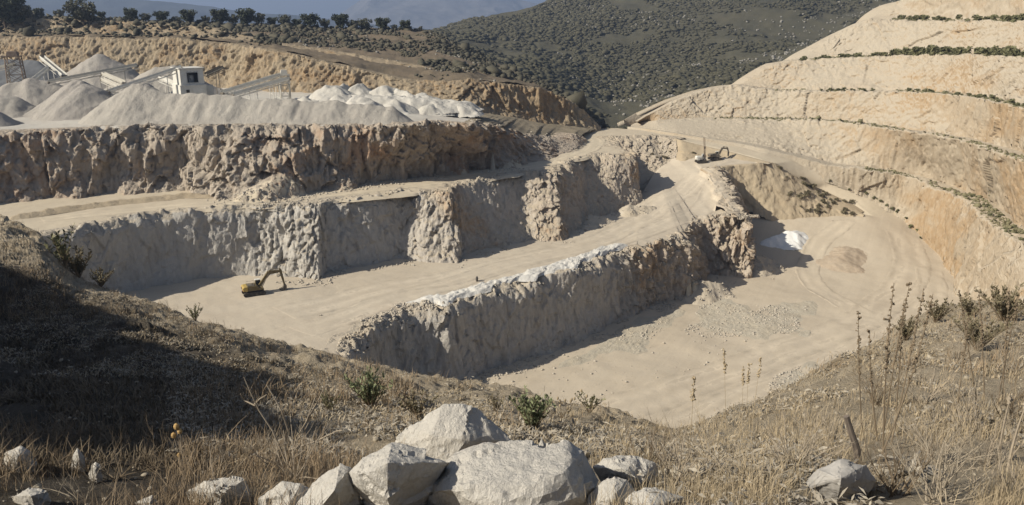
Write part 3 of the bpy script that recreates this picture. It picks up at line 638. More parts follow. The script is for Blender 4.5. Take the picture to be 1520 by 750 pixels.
npt[:, 2] += np.clip((dist - 12) / 20, 0, 1) * .16 * fbm(npt, 2.0, 4, 105, .65)
uu = np.tile(u, len(rows))
dark = np.clip(1 - (uu - 300) / 260, 0, 1) * np.clip((62 - dist) / 10, 0, 1)  # left slope: dark brush, and its shade put into the colour as well
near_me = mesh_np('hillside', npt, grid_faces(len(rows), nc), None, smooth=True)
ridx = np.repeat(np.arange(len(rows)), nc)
dark = dark * np.clip((262 - ridx + 14 * fbm(npt, 6, 3, 119)) / 34, 0, 1)  # thinned towards the brink, where a sunlit strip is kept pale
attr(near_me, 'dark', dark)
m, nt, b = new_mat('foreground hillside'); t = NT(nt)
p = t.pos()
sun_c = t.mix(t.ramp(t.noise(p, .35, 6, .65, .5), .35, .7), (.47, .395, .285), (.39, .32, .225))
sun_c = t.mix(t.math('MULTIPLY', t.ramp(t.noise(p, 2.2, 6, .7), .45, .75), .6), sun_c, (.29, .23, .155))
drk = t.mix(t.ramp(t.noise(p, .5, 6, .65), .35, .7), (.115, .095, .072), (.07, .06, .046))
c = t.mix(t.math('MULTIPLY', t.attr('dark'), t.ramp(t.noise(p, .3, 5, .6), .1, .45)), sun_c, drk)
c = t.mix(t.math('MULTIPLY', t.ramp(t.noise(p, 7, 4, .6), .6, .72), .5), c, (.40, .36, .29))
t.l(c, b.inputs['Base Color'])
t.bump(t.math('ADD', t.noise(p, 2.2, 9, .75), t.math('MULTIPLY', t.noise(p, 14, 6, .75), .5)), .9, .25, b)
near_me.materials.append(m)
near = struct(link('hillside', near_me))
_v = [tuple(x) for x in npt[::1].tolist()]
NEAR_BVH = BVHTree.FromPolygons(_v, grid_faces(len(rows), nc).tolist())
def ground_z(x, y):
    h = NEAR_BVH.ray_cast(Vector((x, y, 30)), Vector((0, 0, -1)))
    return h[0].z if h[0] is not None else None
def near_hit(px, py):
    r = Vector(ray(px, py)).normalized()
    h = NEAR_BVH.ray_cast(Vector((0, 0, 0)), r)
    return h[0]

# the higher shoulder of the same hill, rising to the left of the camera: its shade falls across the slope
SUN_AZ, SUN_EL = R(21), R(35)
sv = np.array([math.cos(SUN_AZ), math.sin(SUN_AZ)]); tv = np.array([-sv[1], sv[0]])
edge_px = [(0, 395), (80, 421), (133, 443), (187, 472), (240, 496), (283, 520), (340, 545), (430, 557), (490, 585), (540, 630), (560, 655)]
eh = sorted([(float(h.x * tv[0] + h.y * tv[1]), float(h.x * sv[0] + h.y * sv[1]), h.z) for h in (near_hit(*q) for q in edge_px) if h is not None])
et = np.array([q[0] for q in eh]); es = np.array([q[1] for q in eh]); ez = np.array([q[2] for q in eh])
ss, tt = np.meshgrid(np.arange(-80, 0, .5), np.arange(et[0] - 4, et[-1] + 30, .5))
edge_s = np.interp(tt, et, es); edge_z = np.interp(tt, et, ez)
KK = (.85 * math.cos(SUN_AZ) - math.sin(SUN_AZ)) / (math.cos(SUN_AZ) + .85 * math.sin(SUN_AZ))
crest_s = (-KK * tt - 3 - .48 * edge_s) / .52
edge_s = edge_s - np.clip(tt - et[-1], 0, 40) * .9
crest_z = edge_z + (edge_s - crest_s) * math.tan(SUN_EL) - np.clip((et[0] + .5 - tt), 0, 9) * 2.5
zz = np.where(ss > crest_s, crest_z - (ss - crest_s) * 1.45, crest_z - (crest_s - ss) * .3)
hp2 = np.stack([(ss * sv[0] + tt * tv[0]).ravel(), (ss * sv[1] + tt * tv[1]).ravel(), zz.ravel()], 1)
print('shade edge', [tuple(round(x, 1) for x in q) for q in eh])
hp2[:, 2] += .45 * fbm(hp2 * np.array([1, 1, 0]), 4, 4, 111) + .25 * fbm(hp2 * np.array([1, 1, 0]), 1.4, 3, 112)
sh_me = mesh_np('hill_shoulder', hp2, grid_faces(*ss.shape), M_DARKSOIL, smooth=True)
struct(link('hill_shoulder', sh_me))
# ================================================================== picking points on the finished ground
bpy.context.view_layer.update()
_dg = bpy.context.evaluated_depsgraph_get()
def hit(px, py):
    h = scene.ray_cast(_dg, Vector((0, 0, 0)), Vector(ray(px, py)).normalized())
    return h[1] if h[0] else None
def drop(x, y, z0):
    h = scene.ray_cast(_dg, Vector((x, y, z0)), Vector((0, 0, -1)))
    return h[1].z if h[0] else None

# ------------------------------------------------------------------ templates
def ico(sub):
    bm = bmesh.new(); bmesh.ops.create_icosphere(bm, subdivisions=sub, radius=1)
    v = np.array([x.co for x in bm.verts]); f = np.array([[q.index for q in x.verts] for x in bm.faces]); bm.free()
    return v, f
ICO1, ICO1F = ico(1)
ICO2, ICO2F = ico(2)
def stone_template(seed, base=None):
    rg = np.random.default_rng(seed); v = (ICO2 if base is None else base).copy()
    n = rg.normal(size=(11, 3)); n /= np.linalg.norm(n, axis=1)[:, None]; d = rg.uniform(.62, 1.0, 11)
    r = np.min(np.where(v @ n.T > .05, d / np.maximum(v @ n.T, .05), 9), axis=1)
    return v * np.minimum(r, 1.15)[:, None]
STONES = [stone_template(300 + i) for i in range(8)]
STONES1 = [stone_template(330 + i, ICO1) for i in range(8)]
def rotm(n, rg):
    q = rg.normal(size=(n, 4)); q /= np.linalg.norm(q, axis=1)[:, None]
    w, x, y, z = q.T
    return np.stack([np.stack([1 - 2 * (y * y + z * z), 2 * (x * y - z * w), 2 * (x * z + y * w)], -1), np.stack([2 * (x * y + z * w), 1 - 2 * (x * x + z * z), 2 * (y * z - x * w)], -1), np.stack([2 * (x * z - y * w), 2 * (y * z + x * w), 1 - 2 * (x * x + y * y)], -1)], 1)
def scatter(name, pts, size, mat, templates, tf, rg, squash=.75, sink=.15, kind='stuff', label=None):
    pts = np.asarray(pts); n = len(pts); size = np.asarray(size)
    if mat is M_STONE: size = np.minimum(size, .38)
    T = np.array(templates)[rg.integers(0, len(templates), n)]
    V = np.einsum('nij,nkj->nki', rotm(n, rg), T * rg.uniform(.65, 1.15, (n, 1, 3)))
    V = V * size[:, None, None]; V[:, :, 2] *= squash
    V = V + pts[:, None, :]; V[:, :, 2] += (size * (squash * .6 - sink))[:, None]
    F = (tf[None] + (np.arange(n) * T.shape[1])[:, None, None]).reshape(-1, 3)
    o = link(name, mesh_np(name, V.reshape(-1, 3), F, mat)); o['kind'] = kind
    if label: o['label'] = label
    return o

def leaf_cloud(centres, rad, per, size, rg, flat=.8):
    c = np.repeat(centres, per, 0); r = np.repeat(rad, per)
    d = rg.normal(size=(len(c), 3)); d /= np.linalg.norm(d, axis=1)[:, None]
    p = c + d * (r * rg.uniform(.35, 1.0, len(c)) ** .6)[:, None] * [1, 1, flat]
    Rm = rotm(len(p), rg); s = size * rg.uniform(.6, 1.3, len(p))
    quad = np.array([[-1, -.6, 0], [1, -.6, .15], [1, .6, 0], [-1, .6, -.15]])
    V = np.einsum('nij,kj->nki', Rm, quad) * s[:, None, None] + p[:, None]
    return V.reshape(-1, 3), np.arange(len(p) * 4).reshape(-1, 4)

M_LEAF = leaf_mat('holm oak leaves', (.088, .096, .060), (.058, .066, .043), .4)
M_LEAF_PALE = leaf_mat('olive leaves', (.14, .138, .095), (.098, .10, .068), .4)
M_BUSH = leaf_mat('bench broom', (.215, .205, .11), (.15, .15, .08), .5)
M_BENCHGRASS = leaf_mat('bench grass', (.23, .205, .12), (.16, .15, .085), .4)
M_DRYBUSH = leaf_mat('dry spoil bushes', (.215, .185, .115), (.15, .128, .08), .5)
M_MAQUIS = leaf_mat('maquis', (.092, .084, .052), (.060, .057, .037), .05)
M_SCRUBB = leaf_mat('grey scrub', (.105, .095, .066), (.075, .07, .05), .1)
M_BARK = plain_mat('bark', (.13, .10, .075), .9)
M_STRAW = leaf_mat('straw', (.44, .355, .235), (.32, .255, .165), .7)
M_STRAW_DIM = leaf_mat('old straw', (.34, .255, .165), (.24, .18, .115), .7)  # darker copy of the straw, dim light put into its colour
M_TWIG = plain_mat('dead twigs', (.36, .30, .225), .9, .3, 6)
M_STALK = plain_mat('brown stalks', (.20, .155, .105), .9, .3, 6)
M_GREEN = leaf_mat('green shrub', (.24, .26, .145), (.17, .19, .10), 2.0)
M_LITTER = leaf_mat('dead leaves', (.43, .385, .31), (.27, .235, .185), 2.0)

def tree_proto(name, h, w, seed, mat, label, group):
    rg = np.random.default_rng(seed)
    root = empty(name, (0, 0, -50), 0, label, 'tree', group)
    mb = MB(); top = h * .55
    mb.tube([(0, 0, -.3), (.1, .05, h * .2), (-.05, .1, h * .4), (.1, 0, top)], [h * .035, h * .028, h * .022, h * .012], 7)
    cs = []
    for k in range(7):
        a = k * 2.4 + rg.uniform(0, .5); z0 = h * rg.uniform(.22, .45); r = w * rg.uniform(.3, .48)
        e = (math.cos(a) * r, math.sin(a) * r, h * rg.uniform(.45, .8))
        mb.tube([(0, 0, z0), (e[0] * .5, e[1] * .5, (z0 + e[2]) * .52), e], [h * .016, h * .011, h * .005], 5); cs.append(e)
    mb.build('trunk', M_BARK, root)
    n = 46
    d = rg.normal(size=(n, 3)); d /= np.linalg.norm(d, axis=1)[:, None]
    c = d * rg.uniform(.35, .95, (n, 1)) * [w * .5, w * .5, h * .42] + [0, 0, h * .54]
    c[:, :2] *= 1 + .25 * np.sin(c[:, 2:3] * 1.7 + seed)
    c = np.concatenate([c, np.array(cs)])
    v, f = leaf_cloud(c, np.full(len(c), w * .15) * rg.uniform(.7, 1.3, len(c)), 34, .26 * h / 7, rg)
    link('crown', mesh_np('crown', v, f, mat), root)
    return root

# ------------------------------------------------------------------ trees along the skyline of the scrub slope
TREES = [ # pixel x, base y, height px, kind, where
    (12, 62, 52, 0, 'big dark tree at the left edge above the crusher yard', 366), (38, 50, 24, 1, 'pale bushy tree just right of the big dark tree at the left edge', 368), (126, 52, 38, 1, 'tall grey-green tree standing in front of the rock ledge, above the yard cliff', 366),
    (195, 34, 22, 0, 'round tree on the left skyline, first of the tall ones from the left', 0), (216, 34, 14, 1, 'low tree beside the first round skyline tree', 0), (240, 36, 18, 0, 'small dark tree on the skyline between two bigger round ones', 0), (280, 38, 22, 0, 'wide dark tree on the skyline above the white crusher tower', 0), (262, 37, 10, 1, 'shrubby tree left of the wide dark skyline tree', 0),
    (306, 39, 12, 1, 'low pale tree right of the wide dark skyline tree', 0), (328, 40, 24, 0, 'narrow dark tree, left of a close skyline pair', 0), (346, 40, 16, 1, 'pale tree in the dip between two tall skyline trees', 0), (366, 41, 28, 0, 'tallest tree of the skyline row, left of the middle', 0), (384, 42, 18, 1, 'pale tree right of the tallest skyline tree', 0),
    (404, 42, 14, 0, 'small dark tree on the low part of the skyline', 0), (422, 43, 18, 1, 'grey round tree on the skyline above the right conveyors', 0), (441, 44, 14, 0, 'dark little tree in a clump of three on the skyline', 0), (461, 45, 22, 0, 'dome-shaped dark tree in the middle of the skyline row', 0), (482, 46, 14, 1, 'pale tree right of the dome-shaped one', 0),
    (506, 47, 24, 0, 'large dark tree below the far blue mountain', 0), (522, 47, 14, 1, 'pale low tree leaning on the large dark one', 0), (541, 48, 18, 1, 'grey tree between two dark ones under the far mountain', 0), (568, 48, 20, 0, 'compact dark tree, second from the right end of the skyline row', 0), (602, 50, 16, 0, 'last dark tree at the right end of the skyline row', 0), (585, 49, 8, 1, 'shrubby tree before the right end of the skyline row', 0),
    (88, 33, 12, 1, 'pale tree at the far left of the skyline', 0), (150, 35, 12, 0, 'small dark tree left of the first round skyline tree', 0), (58, 32, 14, 0, 'dark tree on the skyline near the left edge', 0)]
SKIRT = [((x, y, h), k, lb, d) for x, y, h, k, lb, d in TREES]
pro = [tree_proto('holm_oak_tree', 7.0, 6.6, 401, M_LEAF, 'tree', 'trees along the left skyline'), tree_proto('olive_tree', 6.0, 6.4, 402, M_LEAF_PALE, 'tree', 'trees along the left skyline')]
used = [False, False]
for i, (x, y, hpx, k, lb, d) in enumerate(TREES):
    D = d or float(SKY_L(np.array([x]))[0][1]) - 3
    if d: p = PD(x, y, d)
    else:
        p = SKY_L(np.array([float(x)]))[0] * .985
    z = drop(p[0], p[1], p[2] + 15)
    if z is None: z = p[2]
    s = (hpx + .5) * (D / .961 * .961) / FPX / (7.0 if k == 0 else 6.0)
    rz = random.uniform(0, 6.28)
    sc = (s * random.uniform(.9, 1.25), s * random.uniform(.9, 1.25), s)
    if not used[k]:
        used[k] = True; o = pro[k]; o.location = (p[0], p[1], z - .3); o.rotation_euler = (0, 0, rz); o.scale = sc; o['label'] = lb
    else:
        copy_tree(pro[k], (p[0], p[1], z - .3), rz, sc, lb)

# ------------------------------------------------------------------ bushes on the benches, along the road, on the spoil slope
def bush_mesh(name, h, w, seed, mat, n=9, per=26, leaf=.10):
    rg = np.random.default_rng(seed)
    c = rg.normal(size=(n, 3)) * [w * .25, w * .25, 0]; c[:, 2] = rg.uniform(.12, .8, n) * h
    c[:, :2] *= (1.15 - c[:, 2:3] / h)
    v, f = leaf_cloud(c, np.full(n, w * .24), per, leaf * h, rg)
    v[:, 2] = np.maximum(v[:, 2], -.1)
    return mesh_np(name, v, f, mat)
BM = [bush_mesh('bush', 1.0, 1.0, 500 + i, M_BUSH) for i in range(3)]
BD = [bush_mesh('bush', .8, 1.1, 510 + i, M_DRYBUSH) for i in range(3)]
def put_bush(me, p, s, label, group, name='bush'):
    o = link(name, me); o.location = p; o.rotation_euler = (0, 0, random.uniform(0, 6.28)); o.scale = (s * random.uniform(.95, 1.7), s * random.uniform(.95, 1.7), s * random.uniform(.75, 1.1))
    return tag(o, label, 'bush', group)
def bush_row(line, u0, u1, n, back, h, mats, label, group, clump=0.0):
    uu = np.sort(RNG.uniform(u0, u1, n)); ln = offset(line, -1.0, u0 - 2, u1 + 2); p0 = line(uu); p1 = ln(uu)
    nn = p1 - p0
    for i in range(n):
        q = p0[i] + nn[i] * random.uniform(*back)
        z = drop(q[0], q[1], p0[i][2] + 3.5)
        if z is None: continue
        put_bush(random.choice(mats), (q[0], q[1], z - .06), random.uniform(*h), label, group)
bush_row(B4_RIM, 1190, 1320, 26, (1.5, 4), (1.2, 2.3), BM, 'green bush in the hedge-like row on the second highest bench, left of its gap', 'bushes of the second highest bench')
bush_row(B4_RIM, 1320, 1426, 38, (1.5, 4), (2.2, 3.4), BM, 'tall green bush in the thick part of the row on the second highest bench', 'tall bushes of the second highest bench')
bush_row(B4_RIM, 1440, 1525, 24, (1.5, 4), (2.2, 3.8), BM, 'green bush on the second highest bench, right of the gap by the frame edge', 'bushes right of the bench gap')
bush_row(B5_RIM, 1326, 1400, 14, (1.5, 4), (1.8, 2.8), BM, 'green bush on the highest bench near the skyline', 'bushes of the highest bench')
bush_row(B5_RIM, 1400, 1520, 14, (1.5, 5), (1.4, 3.0), BM, 'green bush spaced out on the right half of the highest bench', 'spaced bushes of the highest bench')
bush_row(B3_RIM, 1215, 1296, 20, (1, 3), (.8, 1.5), BM, 'low green bush in the short row on the middle bench', 'bushes of the middle bench')
bush_row(B3_RIM, 1332, 1525, 40, (1, 3.5), (.9, 1.5), BM, 'low green bush in the long row on the right part of the middle bench', 'bushes of the long middle bench row')
bush_row(B2_RIM, 1060, 1525, 30, (.8, 3.5), (.35, .8), BM + BD, 'tiny bush on the thin line of the second lowest bench', 'bushes of the second lowest bench')
bush_row(B1_RIM, 1284, 1420, 16, (.8, 4), (.4, .9), BM + BD, 'tiny bush on the left half of the lowest bench', 'bushes of the lowest bench')
bush_row(B1_RIM, 1415, 1525, 36, (.8, 5.5), (.5, 1.1), BM, 'small olive bush in the dense patch on the lowest bench by the frame edge', 'dense bushes of the lowest bench')
for (px, py, s) in [(1232, 268, .9), (1260, 281, .9), (1285, 287, 1.1), (1297, 293, 1.1), (1307, 299, 1.1), (1316, 304, 1.0), (1324, 309, 1.2), (1332, 313, 1.2), (1345, 323, 1.0), (1352, 336, 1.4), (1362, 341, 1.0), (1366, 352, .9)]:
    h = hit(px, py + 2)
    if h: put_bush(random.choice(BM), h - Vector((0, 0, .05)), s, 'dark little bush at the outer foot of the climbing haul road', 'bushes beside the haul road')
k = 0
while k < 46:
    px, py = random.uniform(1150, 1275), random.uniform(250, 318)
    if py < 246 + (px - 1150) * .47 or (px < 1180 and py > 300) or random.random() < .25 * (px < 1185): continue
    h = hit(px, py)
    if h: put_bush(random.choice(BD), h - Vector((0, 0, .05)), random.uniform(.7, 1.9), 'dry olive-brown bush on the spoil slope below the haul road bend', 'dry bushes on the spoil slope')
    k += 1
for i in range(14):
    px, py = random.uniform(962, 1035), random.uniform(212, 236)
    if py < 206 + (px - 960) * .15: continue
    h = hit(px, py)
    if h: put_bush(random.choice(BD), h - Vector((0, 0, .05)), random.uniform(.6, 1.2), 'dry bush on the bank left of the drill rig', 'dry bushes left of the drill rig')

# ------------------------------------------------------------------ cover nobody could count
rg = np.random.default_rng(55)
def sample_loft(pts, nrow, nc, r0, r1, n, rg):
    r = rg.integers(r0, r1 - 1, n); c = rg.integers(0, nc - 1, n); a, b = rg.random(n)[:, None], rg.random(n)[:, None]
    g = pts.reshape(nrow, nc, 3)
    return (g[r, c] * (1 - a) + g[r + 1, c] * a) * (1 - b) + (g[r, c + 1] * (1 - a) + g[r + 1, c + 1] * a) * b
nch = hp.shape[0] // 260
q = sample_loft(hp, 260, nch, 0, 215, 60000, rg)
den = fbm(q, 70, 4, 57) + .55 * fbm(q, 16, 3, 58)
rk = fbm(q, 60, 4, 59) + .5 * fbm(q, 14, 3, 60)
tx = q[:, 0] / q[:, 1]
m1 = den > -.55 + np.clip(tx - .1, 0, .3) * 1.6
scatter('maquis', q[m1], np.clip(np.exp(rg.normal(.42, .42, m1.sum())), .6, 3.6) * np.where(tx[m1] < .12, 1.15, 1), M_MAQUIS, [ICO1 * (1 + .25 * rg.normal(size=(len(ICO1), 1))) for _ in range(6)], ICO1F, rg, .55, .15)
q2 = sample_loft(hp, 260, nch, 20, 215, 9000, rg)
rk = fbm(q2, 75, 4, 59) + .5 * fbm(q2, 14, 3, 60); t2 = q2[:, 0] / q2[:, 1]
m2 = rk > .55 - np.clip(t2 - .02, 0, .25) * 2.2
scatter('limestone_outcrops', q2[m2], rg.uniform(.5, 1.8, m2.sum()), M_OUTCROP, STONES1, ICO1F, rg, .8, .25)
su = cols([BK_RIM, SKY_L], -150, 893, 1.0); A_l, B_l = offset(BK_RIM, -4, -150, 893, .2)(su), SKY_L(su)
v = rg.random(14000) ** .7; i = rg.integers(0, len(su), 14000)
q = A_l[i] * (1 - v[:, None]) + B_l[i] * v[:, None]
den = fbm(q, 26, 4, 62) + v * .5
m3 = den > .05
q = q[m3]; q[:, 2] += .1
zz_ = np.array([drop(a, b, c + 12) or c for a, b, c in q]); q[:, 2] = zz_
scatter('scrub', q, np.exp(rg.normal(-.25, .45, len(q))), M_SCRUBB, [ICO1 * (1 + .25 * rg.normal(size=(len(ICO1), 1))) for _ in range(6)], ICO1F, rg, .75, .2)
i = rg.integers(0, len(su), 1500); v = rg.random(1500)
q = A_l[i] * (1 - v[:, None]) + B_l[i] * v[:, None]
q = q[fbm(q, 22, 3, 65) > .35]; q[:, 2] = [drop(a, b, c + 12) or c for a, b, c in q]
scatter('limestone_outcrops', q, rg.uniform(.3, 1.0, len(q)), M_OUTCROP, STONES1, ICO1F, rg, .8, .25)

# low grass along the bench edges
Q = []
for ln, u0, u1, n, b0, b1 in ((B4_RIM, 1190, 1428, 500, 1, 4.5), (B4_RIM, 1438, 1525, 260, 1, 4.5), (B5_RIM, 1326, 1525, 380, 1, 5), (B3_RIM, 1150, 1525, 900, .5, 4), (B2_RIM, 1060, 1525, 1000, .3, 3.5), (B1_RIM, 1284, 1420, 360, .5, 4), (B1_RIM, 1410, 1560, 900, .5, 6)):
    uu = rg.uniform(u0, u1, n); ol = offset(ln, -1.0, u0 - 2, u1 + 2); p = ln(uu); nn = ol(uu) - p
    q = p + nn * rg.uniform(b0, b1, n)[:, None]; q = q[fbm(q, 9, 3, 68) > -.25]
    Q += [(a, b, z) for (a, b, c), z in zip(q, [drop(a, b, c + 3) for a, b, c in q]) if z is not None]
scatter('bench_grass', np.array(Q), np.exp(rg.normal(-1.35, .4, len(Q))), M_BENCHGRASS, [ICO1 * (1 + .35 * rg.normal(size=(len(ICO1), 1))) for _ in range(6)], ICO1F, rg, .9, .2)

# ------------------------------------------------------------------ loose rubble at the feet and along the rims
def along(line, u0, u1, n, d0, d1, zup, rg, clump=5, thr=-.2):
    uu = rg.uniform(u0, u1, n); ln = offset(line, 1.0, u0 - 1, u1 + 1); p = line(uu); nn = ln(uu) - p
    q = p + nn * (d0 + (d1 - d0) * rg.random(n)[:, None] ** 1.6)
    q = q[fbm(q, clump, 2, 66) > thr]
    z = [drop(a, b, c + zup) for a, b, c in q]
    return np.array([(a, b, z_) for (a, b, c), z_ in zip(q, z) if z_ is not None and abs(z_ - c) < zup + 4])
Q = np.concatenate([along(DA_FOOT, 560, 1000, 1500, .5, 6, 2, rg), along(AB_FOOT, 380, 960, 1600, .3, 5, 2, rg), along(BC_FOOT, 300, 760, 1900, 0, 7, 3, rg), along(DA_FOOT, 880, 1114, 700, .5, 7, 2, rg)])
scatter('foot_rubble', Q, np.exp(rg.normal(-1.85, .6, len(Q))), M_STONE, STONES1, ICO1F, rg)
TD, TA, TB = topped(DA_RIM, 500, 1130, 'quarry_face_lower', 0), topped(AB_RIM, 350, 920, 'quarry_face_middle', 0), topped(BC_RIM, -20, 880, 'quarry_face_upper', 0)
Q = np.concatenate([along(TD, 521, 680, 1300, -2.5, 1.6, 3, rg, thr=-.6), along(TD, 680, 1114, 1100, -1.5, 1.2, 3, rg), along(TA, 380, 900, 900, -1.5, 1.0, 3, rg), along(TB, 0, 870, 700, -1.5, 1.5, 3, rg)])
scatter('rim_rubble', Q, np.exp(rg.normal(-1.8, .6, len(Q))), M_STONE, STONES1, ICO1F, rg)
def patch(corners, n, rg, thr=-.1, cl=6):
    c = np.array([P(*k) for k in corners]); a, b = rg.random((n, 1)), rg.random((n, 1))
    q = (c[0] * (1 - a) + c[1] * a) * (1 - b) + (c[3] * (1 - a) + c[2] * a) * b
    q = q[fbm(q, cl, 3, 67) > thr]
    z = [drop(x, y, z_ + 6) for x, y, z_ in q]
    return np.array([(x, y, zz) for (x, y, _), zz in zip(q, z) if zz is not None])
Q = np.concatenate([patch([(1010, 500, -70), (1180, 495, -70), (1200, 455, -70), (1040, 450, -70)], 4200, rg, -.25), patch([(820, 540, -70), (960, 510, -70), (1010, 462, -70), (930, 480, -70)], 900, rg, 0),
                    patch([(1130, 600, -70.3), (1260, 560, -70.3), (1330, 500, -70.3), (1150, 555, -70.3)], 2600, rg, -.1), patch([(430, 495, A_), (480, 490, A_), (490, 465, A_), (440, 470, A_)], 220, rg, 0), patch([(600, 600, -70), (900, 600, -70), (1200, 480, -70), (1000, 480, -70)], 260, rg, -.5)])
scatter('scattered_stones', Q, np.exp(rg.normal(-2.15, .6, len(Q))), M_STONE, STONES1, ICO1F, rg)

# ------------------------------------------------------------------ wheel tracks worn by the dumpers
def track(name, pts, width, mat, lanes=2):
    c0 = Lz(pts); us = [p[0] for p in pts]; u = cols([c0], us[0], us[-1], .7); c = gsm(c0(u), 9); n = normals_of(c, 8)
    wob = fbm(c, 14, 2, 31) * width * .12; c = c + n * wob[:, None]
    vs = np.linspace(-1, 1, 21); out, rut, edge = [], [], []
    for v in vs:
        q = c + n * (v * width / 2)
        q[:, 2] = [(drop(a, b, z + 5) if True else z) or z for a, b, z in q]
        r = np.exp(-((abs(v) - .42) / .2) ** 2) * (.7 + .5 * fbm(q, 6, 2, 33)); e = np.exp(-((abs(v) - .86) / .09) ** 2)
        fade = np.minimum(1, np.minimum(np.arange(len(u)), np.arange(len(u))[::-1]) / 12)
        q[:, 2] += .035 + (-.05 * r + .16 * e * (.4 + fbm(q, 1.2, 2, 34)) ) * fade
        if abs(v) > .98: q[:, 2] -= .09
        out.append(q); rut.append(np.clip(r * fade, 0, 1)); edge.append(np.clip(e * fade * (.5 + fbm(q, 2.0, 2, 35)), 0, 1))
    for k in (0, -1):
        for q in out: q[k, 2] -= .08
    me = mesh_np(name, np.concatenate(out), grid_faces(len(vs), len(u)), mat, smooth=True); attr(me, 'rut', np.concatenate(rut)); attr(me, 'edge', np.concatenate(edge))
    return struct(link(name, me))
track('dirt_track', [(0, 820, 640, -70), (1, 950, 590, -70), (2, 1100, 545, -70), (3, 1230, 500, -70), (4, 1310, 455, -70), (5, 1352, 412, -70), (6, 1352, 375, -67), (7, 1330, 345, -64.5)], 11, M_PIT_RUT)
track('dirt_track', [(0, 980, 640, -70), (1, 1090, 590, -70), (2, 1230, 535, -70), (3, 1330, 490, -70), (4, 1385, 440, -70), (5, 1378, 395, -69)], 8, M_PIT_RUT)
track('dirt_track', [(0, 1290, 470, -70), (1, 1230, 440, -70), (2, 1190, 405, -69.4), (3, 1215, 372, -68), (4, 1262, 345, -66)], 7, M_PIT_RUT)
track('dirt_track', [(0, 400, 470, A_), (1, 520, 438, A_), (2, 640, 418, A_), (3, 760, 392, A_), (4, 880, 360, A_), (5, 960, 322, -54), (6, 1010, 285, -51.5), (7, 1045, 252, -47)], 10, M_FLOOR_RUT)
track('dirt_track', [(0, 430, 500, A_), (1, 560, 452, A_), (2, 700, 410, A_), (3, 830, 378, A_), (4, 960, 345, -54.5), (5, 1045, 310, -53), (6, 1060, 275, -50)], 8, M_FLOOR_RUT)
track('dirt_track', [(0, 40, 330, B_), (1, 180, 312, B_), (2, 340, 300, B_), (3, 480, 290, B_), (4, 620, 274, B_), (5, 720, 258, B_), (6, 800, 247, B_), (7, 848, 234, B_), (8, 878, 220, B_), (9, 886, 204, B_)], 7, M_ROAD_RUT)

def spread(name, corners, nu, nv, amp, mat, seed):
    c = np.array([P(*k) for k in corners]); a, b = np.meshgrid(np.linspace(0, 1, nu), np.linspace(0, 1, nv)); a, b = a.ravel()[:, None], b.ravel()[:, None]
    q = (c[0] * (1 - a) + c[1] * a) * (1 - b) + (c[3] * (1 - a) + c[2] * a) * b
    e = np.minimum(np.minimum(a, 1 - a) * 3, np.minimum(b, 1 - b) * 3)[:, 0]
    z = np.array([drop(x, y, z_ + 6) or z_ for x, y, z_ in q])
    h = np.clip(e, 0, .75) + .55 * fbm(q, 7, 3, seed) - .38
    q[:, 2] = z + amp * np.clip(h, -.5, .5) + .07 * np.clip(h * 3, 0, 1) * facet(q, (.7, .7, .7), seed + 3)
    o = link(name, mesh_np(name, q, grid_faces(nv, nu), mat)); o['kind'] = 'stuff'
M_GRAVEL = soil_mat('grey gravel spread', (.45, .405, .32), (.43, .375, .285), (.39, .335, .25), .2, 2.2, .5, speck=(.55, .52, .46))
spread('gravel_spread', [(985, 510, -70), (1200, 505, -70), (1215, 448, -70), (1020, 440, -70)], 150, 110, .26, M_GRAVEL, 841)
spread('gravel_spread', [(790, 560, -70), (960, 520, -70), (1040, 450, -70), (935, 470, -70)], 140, 90, .26, M_GRAVEL, 842)
spread('gravel_spread', [(1110, 615, -70.3), (1290, 575, -70.3), (1345, 490, -70.3), (1150, 545, -70.3)], 140, 110, .26, M_GRAVEL, 843)
